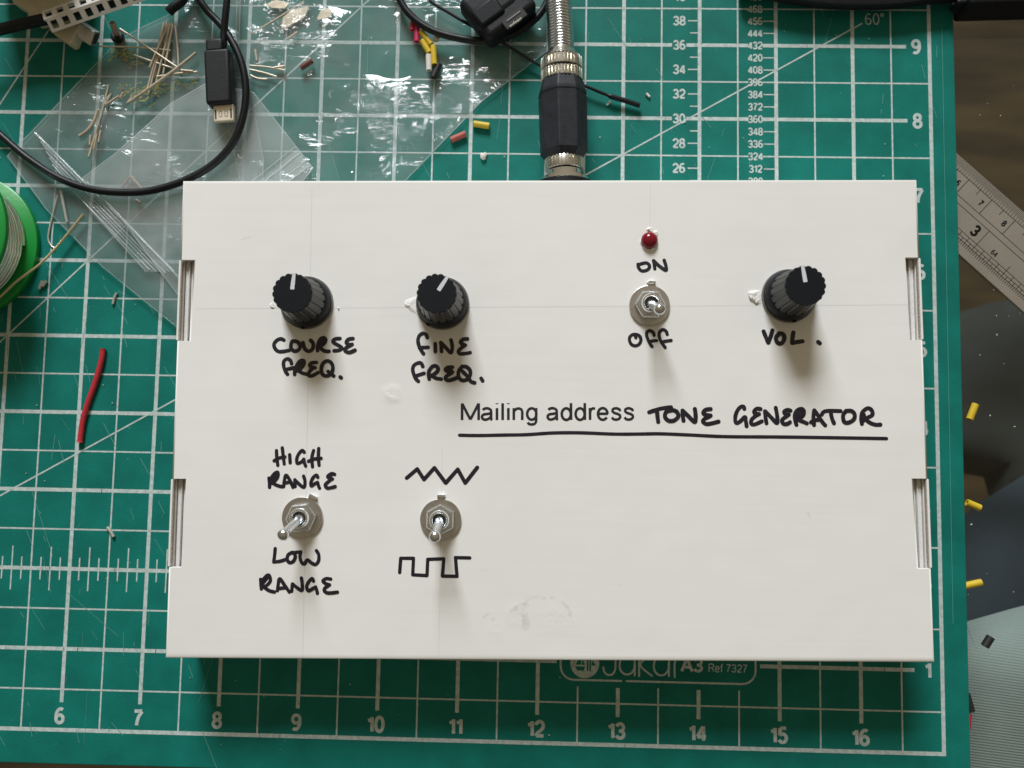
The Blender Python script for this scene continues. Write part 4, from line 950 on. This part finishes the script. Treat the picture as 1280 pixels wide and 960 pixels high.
R = Matrix.Identity(3); n_ = Vector((-pd.y, pd.x, 0)); R.col[0] = pd; R.col[1] = n_; R.col[2] = (0, 0, 1)
MB().box(pc, (18.4, 8.3, 5.6), R).build('plug_housing', 'rubber', uc, sm=40, bevel=.9, bseg=4)
MB().box(pc - pd * 11.0 + n_ * -.9, (4.4, 5.6, 4.2), R).build('strain_relief', 'rubber', uc, sm=40, bevel=.8, bseg=3)
tp = MB().box(pc + pd * 11.8 - n_ * -.9 + Vector((0, 0, -.2)), (5.6, 6.6, 1.9), R).build('plug_tip', 'brassy', uc, sm=0, bevel=.3)
sl = MB()
for k in (-1, 1):
    sl.box(pc + pd * 12.2 + n_ * (.9 + k * 2.55) + Vector((0, 0, .78)), (3.2, .5, .1), R)
    for q in (-.45, .45): sl.box(pc + pd * 12.2 + n_ * (.9 + k * .95 + q) + Vector((0, 0, .77)), (1.9, .12, .1), R)
    for q in (-.9, .9): sl.box(pc + pd * (12.2 + q) + n_ * (.9 + k * .95) + Vector((0, 0, .765)), (.12, 1.0, .1), R)
sl.build('latch_slots', 'darkhole', tp, sm=0)

# ------------------------------------------------------------------ black cable coil and plug at the top
bc_ = thing('plug_lead', (*at(600, 20, 4).xy, 3), 'black coiled lead with a moulded plug whose slot shows bright metal, top centre', 'cable')
MB().tube(smooth([at(x, y, z) for x, y, z in ((480, -60, 5), (494, -20, 5), (501, 2, 5), (516, 22, 5), (540, 38, 5), (572, 47.5, 5), (605, 51, 5), (636, 45, 5), (662, 30, 5), (680, 10, 5), (692, -20, 5), (700, -50, 5))], 8), 1.22, 16).build('cord', 'cable', bc_, sm=60)
MB().tube(smooth([at(x, y, z) for x, y, z in ((526, -12, 4), (540, 3, 4), (560, 15, 4), (580, 27, 4), (604, 40, 4))], 6), .55, 12).build('thin_cord', 'cable', bc_, sm=60)
hp = at(636, 14, 9); hd = (at(655, 2, 9) - at(617, 30, 9)).normalized()
R = Matrix.Identity(3); hn = Vector((-hd.y, hd.x, 0)); R.col[0] = hd; R.col[1] = hn; R.col[2] = (0, 0, 1)
hb = MB().box(at(632, 22, 7), (20, 9.5, 9), R).build('plug_body', 'rubber', bc_, sm=40, bevel=2.2, bseg=5)
MB().box(at(612, 8, 8), (17, 13, 8), R).build('plug_body', 'rubber', bc_, sm=40, bevel=2.6, bseg=5)
MB().box(at(610, 18, 10), (10, 7, 5), R).build('plug_collar', 'black_plastic', bc_, sm=40, bevel=1.2, bseg=3)
MB().box(at(643, 23, 12.0), (8.2, 3.4, .5), R).build('slot_recess', 'darkhole', hb, sm=0, bevel=.1)
MB().box(at(644.5, 28.5, 12.2), (4.9, .62, .8), R).build('slot_contact', 'chrome', hb, sm=0, bevel=.1)
MB().box(at(642, 20.5, 12.25), (5.6, .5, .5), R).build('slot_contact', 'knob_ring', hb, sm=0, bevel=.1)
MB().box(at(614, 36, 11), (.8, 1.6, .5), R).build('brass_pin', 'brassy', hb, sm=0)
bw = MB(); P = smooth([at(x, y, z) for x, y, z in ((606, 43, 4), (622, 50, 3.6), (642, 62, 3.2), (672, 80, 2.6), (700, 95, 2.4), (733, 108, 2.6), (752, 116, 2.4), (765, 121, 2.2), (782, 126, 2.0), (800, 132, 1.8))], 6)
bw.tube(P, [.52 if i < len(P) * .74 else .85 for i in range(len(P))], 12)
tag(bw.build('black_wire', 'cable', sm=60), 'thin black wire passing behind the audio adapter, its thicker end lying on the mat', 'wire')

# ------------------------------------------------------------------ solder spool
sx = at(-44, 307, 2.5); sp_r = 24.2
ss = thing('solder_spool', (sx.x, sx.y, 0), 'bright green spool wound with silver solder wire, cut by the left edge', 'spool')
MB().lathe((sx.x, sx.y, .1), (0, 0, 1), [(0, sp_r - .3), (.3, sp_r), (2.2, sp_r), (2.5, sp_r - .4)], 96).build('flange', 'spool', ss, sm=40)
MB().lathe((sx.x, sx.y, 2.5), (0, 0, 1), [(0, 9), (17, 9)], 48).build('hub', 'spool', ss, sm=40)
uf = MB(); uf.lathe((sx.x, sx.y, 19.4), (0, 0, 1), [(0, sp_r + .9), (.3, sp_r + 1.2), (1.9, sp_r + 1.2), (2.3, sp_r + .7), (2.3, 12), (1.5, 11.5), (1.5, 3)], 96).build('flange', 'spool', ss, sm=40)
cl = MB(); pts = []
for lay in range(1):
    for i in range(11 * 40):
        th = 2 * math.pi * i / 40; pts.append(Vector((sx.x + 20.2 * math.cos(th), sx.y + 20.2 * math.sin(th), 3.4 + i / 40 * 1.45 + .12 * math.sin(th * .37))))
cl.tube(pts, .74, 8); cl.build('solder_coil', 'solder', ss, sm=60)
MB().tube(smooth([at(x, y, z) for x, y, z in ((-22, 388, 7), (0, 371, 7), (18, 354, 6.2), (34, 342, 5), (50, 330, 4), (66, 314, 3), (80, 298, 2.6), (92, 283, 2.6), (104, 268, 2.8))], 6), .42, 8).build('solder_tail', 'goldwire', ss, sm=60)

# ------------------------------------------------------------------ white perforated strip round a cable, cream plug with metal shell
ps = thing('perforated_wrap', (*at(110, 15, 14).xy, 8), 'white perforated cable wrap with two rows of square holes, upper left corner', 'cable wrap')
ZS = 15.0
a0, a1 = at(60, 16.8, ZS), at(103, 1.8, ZS); du = (a1 - a0).normalized(); dn = Vector((du.y, -du.x, 0))
if dn.y > 0: dn = -dn
pitch = (a1 - a0).length / 3
# cross profile across the strip: from back edge over the ridge to the front edge (offset across, drop)
org = a0 - du * (pitch * .5)
hole = .56
def strip_row(mb, c0, z0, c1, z1, shift, n):
    """one perforated facet: a chain of square frames between two cross offsets"""
    for k in range(n):
        u0 = k * pitch + shift; u1 = u0 + pitch; h0 = u0 + pitch * (1 - hole) / 2; h1 = u1 - pitch * (1 - hole) / 2
        def P(u, w): return org + du * u + dn * (c0 + (c1 - c0) * w) + Vector((0, 0, z0 + (z1 - z0) * w))
        w0, w1 = .22, .80
        q = [P(u0, 0), P(u1, 0), P(u1, 1), P(u0, 1), P(h0, w0), P(h1, w0), P(h1, w1), P(h0, w1)]
        mb.add(q, [(0, 1, 5, 4), (1, 2, 6, 5), (2, 3, 7, 6), (3, 0, 4, 7)])
st = MB()
strip_row(st, -1.7, -.4, 1.55, 0, 0, 14)
strip_row(st, 1.55, 0, 5.2, -2.2, .15 * pitch, 14)
so_ = st.build('strip', 'white_plastic', ps, sm=0)
sd = so_.modifiers.new('solid', 'SOLIDIFY'); sd.thickness = .0009; sd.offset = -1
MB().tube(smooth([at(x, y, z) for x, y, z in ((-40, 44, 11), (-5, 38, 11), (24, 31, 11), (52, 25, 11), (90, 16, 11.2), (140, 2, 11.2), (200, -18, 11))], 6), 1.9, 16).build('inner_cable', 'rubber', ps, sm=60)
cp = thing('cream_plug', (*at(85, 35, 6).xy, 3), 'cream plastic plug with a bright metal shell under the perforated wrap', 'plug')
def prism_px(pp, z0, z1): 
    mb = MB(); mb.prism([at(x, y, z1).xy[:] for x, y in pp], z0, z1); return mb
prism_px([(-60, -120), (30, -120), (70, -90), (64, -52), (-60, -52)], 3, 27).build('plug_body', 'cream', cp, sm=40, bevel=2.0, bseg=3)  # tall unseen block, added to cast shade on the upper left mat
prism_px([(10, -24), (14, 2), (34, 13), (35, 22), (42, 26), (62, 24), (80, 20), (95, -24)], 3, 9).build('plug_body', 'cream', cp, sm=40, bevel=1.0, bseg=3)
prism_px([(60, 36), (66, 41), (85, 54.5), (90, 52), (96, 36), (100, 26), (80, 24)], 2.2, 7.4).build('plug_body', 'cream', cp, sm=40, bevel=.5, bseg=3)
sc_ = at(109.5, 42.5, 6); sdv = (at(120, 51, 6) - at(99, 37, 6)).normalized()
R = Matrix.Identity(3); sn = Vector((-sdv.y, sdv.x, 0)); R.col[0] = sdv; R.col[1] = sn; R.col[2] = (0, 0, 1)
MB().box(sc_, (6.6, 5.0, 3.2), R @ Matrix.Rotation(.45, 3, 'X')).build('metal_shell', 'washer', cp, sm=0, bevel=.35, bseg=3)
MB().box(sc_ + sdv * 3.1, (.5, 3.6, 2.0), R @ Matrix.Rotation(.45, 3, 'X')).build('shell_opening', 'darkhole', cp, sm=0)
# small control with brass shaft
sh = thing('shaft_component', (*at(148, 44, 0).xy, 0), 'tiny black component with a brass shaft beside the zip bag edge', 'component')
b0 = at(147, 46, 2.0); b1 = at(140.5, 28, 8.0); dv = b1 - b0
MB().lathe(b0, dv, [(-1.2, 2.0), (0, 2.3), (.8, 2.2), (1.2, 1.4)], 28).build('body', 'rubber', sh, sm=40)
MB().lathe(b0, dv, [(1.2, .95), (dv.length - .3, .95), (dv.length, .75)], 20).build('shaft', 'copper', sh, sm=40)
MB().box(b0 + Vector((.4, 1.0, 2.2)), (.5, .4, .3)).build('contact', 'chrome', sh, sm=0)
# dark lead end at the top of the zip bag
tag(MB().tube(smooth([at(x, y, z) for x, y, z in ((240, -22, 4), (228, 0, 4), (217, 9, 4), (211, 15, 3.6))], 6), 1.6, 14).build('cable_end', 'rubber', sm=60), 'short black cable end touching the mouth of the large zip bag', 'cable')

# ------------------------------------------------------------------ dark strap along the top right edge
st_pts = [(925, -24), (975, -12), (1040, -3.5), (1110, -3), (1160, -9), (1200, -12), (1300, -16)]
sp2 = MB(); P = smooth([at(x, y, 5) for x, y in st_pts], 8)
vs = []; n = len(P)
for i, p in enumerate(P):
    for (dy, dz) in ((-9, -1.2), (-9, 1.2), (0, 3), (4.2, 2.0), (5.2, 0), (4.2, -2), (0, -3)): vs.append(p + Vector((0, -dy * .75 + 0, dz)))
m_ = 7
sp2.add(vs, [(i * m_ + k, (i + 1) * m_ + k, (i + 1) * m_ + (k + 1) % m_, i * m_ + (k + 1) % m_) for i in range(n - 1) for k in range(m_)] + [tuple(range(m_)), tuple(range((n - 1) * m_, n * m_))])
tag(sp2.build('black_strap', 'rubber', sm=50), 'black strap lying along the top right edge of the photo over the mat', 'strap')
bk = thing('black_case', (*at(1240, -10, 0).xy, TZ), 'black case corner on the glass at the top right corner', 'case')
MB().prism([at(x, y, 10).xy[:] for x, y in ((1213, -20), (1214, 4), (1400, -1), (1400, -20))], TZ + .2, 10).build('case_body', 'rubber', bk, sm=0, bevel=1.2, bseg=3)
MB().prism([at(x, y, 7).xy[:] for x, y in ((1197, -2), (1197, 4), (1214, 4), (1214, -3))], TZ + 4, 7).build('case_latch', 'rubber', bk, sm=0, bevel=.8, bseg=3)

# ------------------------------------------------------------------ steel ruler on the glass, partly under the mat
RZ = TZ + 1.0
rp7 = at(1240, 250, RZ)                                     # where the 7 cm line meets the tick baseline (t = 4 mm)
ra = math.radians(-42.7); rd = Vector((math.cos(ra), math.sin(ra), 0)); rn = Vector((rd.y, -rd.x, 0))   # rn points to the inch edge
ru = thing('steel_ruler', (*rp7.xy, TZ), 'steel ruler with centimetre and inch scales slanting out from under the mat', 'ruler')
R = Matrix.Identity(3); R.col[0] = rd; R.col[1] = -rn; R.col[2] = (0, 0, 1)
def rpos(cm_, t): return rp7 + rd * ((cm_ - 7) * 10) + rn * (t - 4)
c = (rpos(3.5, 12.5) + rpos(31, 12.5)) / 2
MB().box((c.x, c.y, TZ + .5), ((31 - 3.5) * 10, 25.2, .9), R).build('blade', 'steel', ru, sm=0, bevel=.25)
rk = MB(); z1 = TZ + .97
def rl(c0, t0, c1, t1, w, dz=0): rk.line(rpos(c0, t0), rpos(c1, t1), w, z1 + dz)
for i in range(0, 180):
    x = 4.5 + i * .05
    l = 4.0 if i % 2 == 0 else 2.6
    rl(x, .15, x, l, .13)
rl(4.5, 4.0, 13.5, 4.0, .17, .01)
for k in range(6, 14):
    rl(k, 4, k, 10.3, .2, .02); rl(k - .5, 4, k - .5, 6.2, .17, .02)
rl(4.5, 10.3, 13.5, 10.3, .18, .01); rl(4.5, 12.4, 13.5, 12.4, .18, .01)
p3 = at(1236.7, 288.8, RZ); u3 = 7 + (p3 - rp7).dot(rd) / 10
for t_ in (18.6, 19.9): rl(4.5, t_, 13.5, t_, .17, .01)
for k in range(-40, 130, 2):
    x = u3 + k * 2.54 / 64
    if x < 4.5 or x > 13.4: continue
    t0 = 12.4 if k % 64 == 0 else 16.6 if k % 32 == 0 else 17.4 if k % 16 == 0 and 0 else 18.6 if k % 8 == 0 else 19.9 if k % 4 == 0 else 21.0
    rl(x, t0, x, 22.3, .17, .02)
rl(4.5, 21.0, 13.5, 21.0, .14, .03)
for k in range(6, 14): letters(rk, str(k), rpos(k - .19, 7.2), 2.2, z1 + .03, ra, .2)
letters(rk, '3', rpos(u3 - .33, 15.4), 4.1, z1 + .03, ra, .2)
letters(rk, '4', rpos(u3 + 2.54 - .33, 15.4), 4.1, z1 + .03, ra, .2)
p64 = at(1243, 316.5, RZ); u64 = 7 + (p64 - rp7).dot(rd) / 10; t64 = 4 + (p64 - rp7).dot(rn)
letters(rk, '64', rpos(u64, t64), 1.9, z1 + .03, ra, .15)
rk.build('engraved_scale', 'engrave', ru, sm=0, flat=True)

for o in COL.objects:
    if '_o' in o: del o['_o']
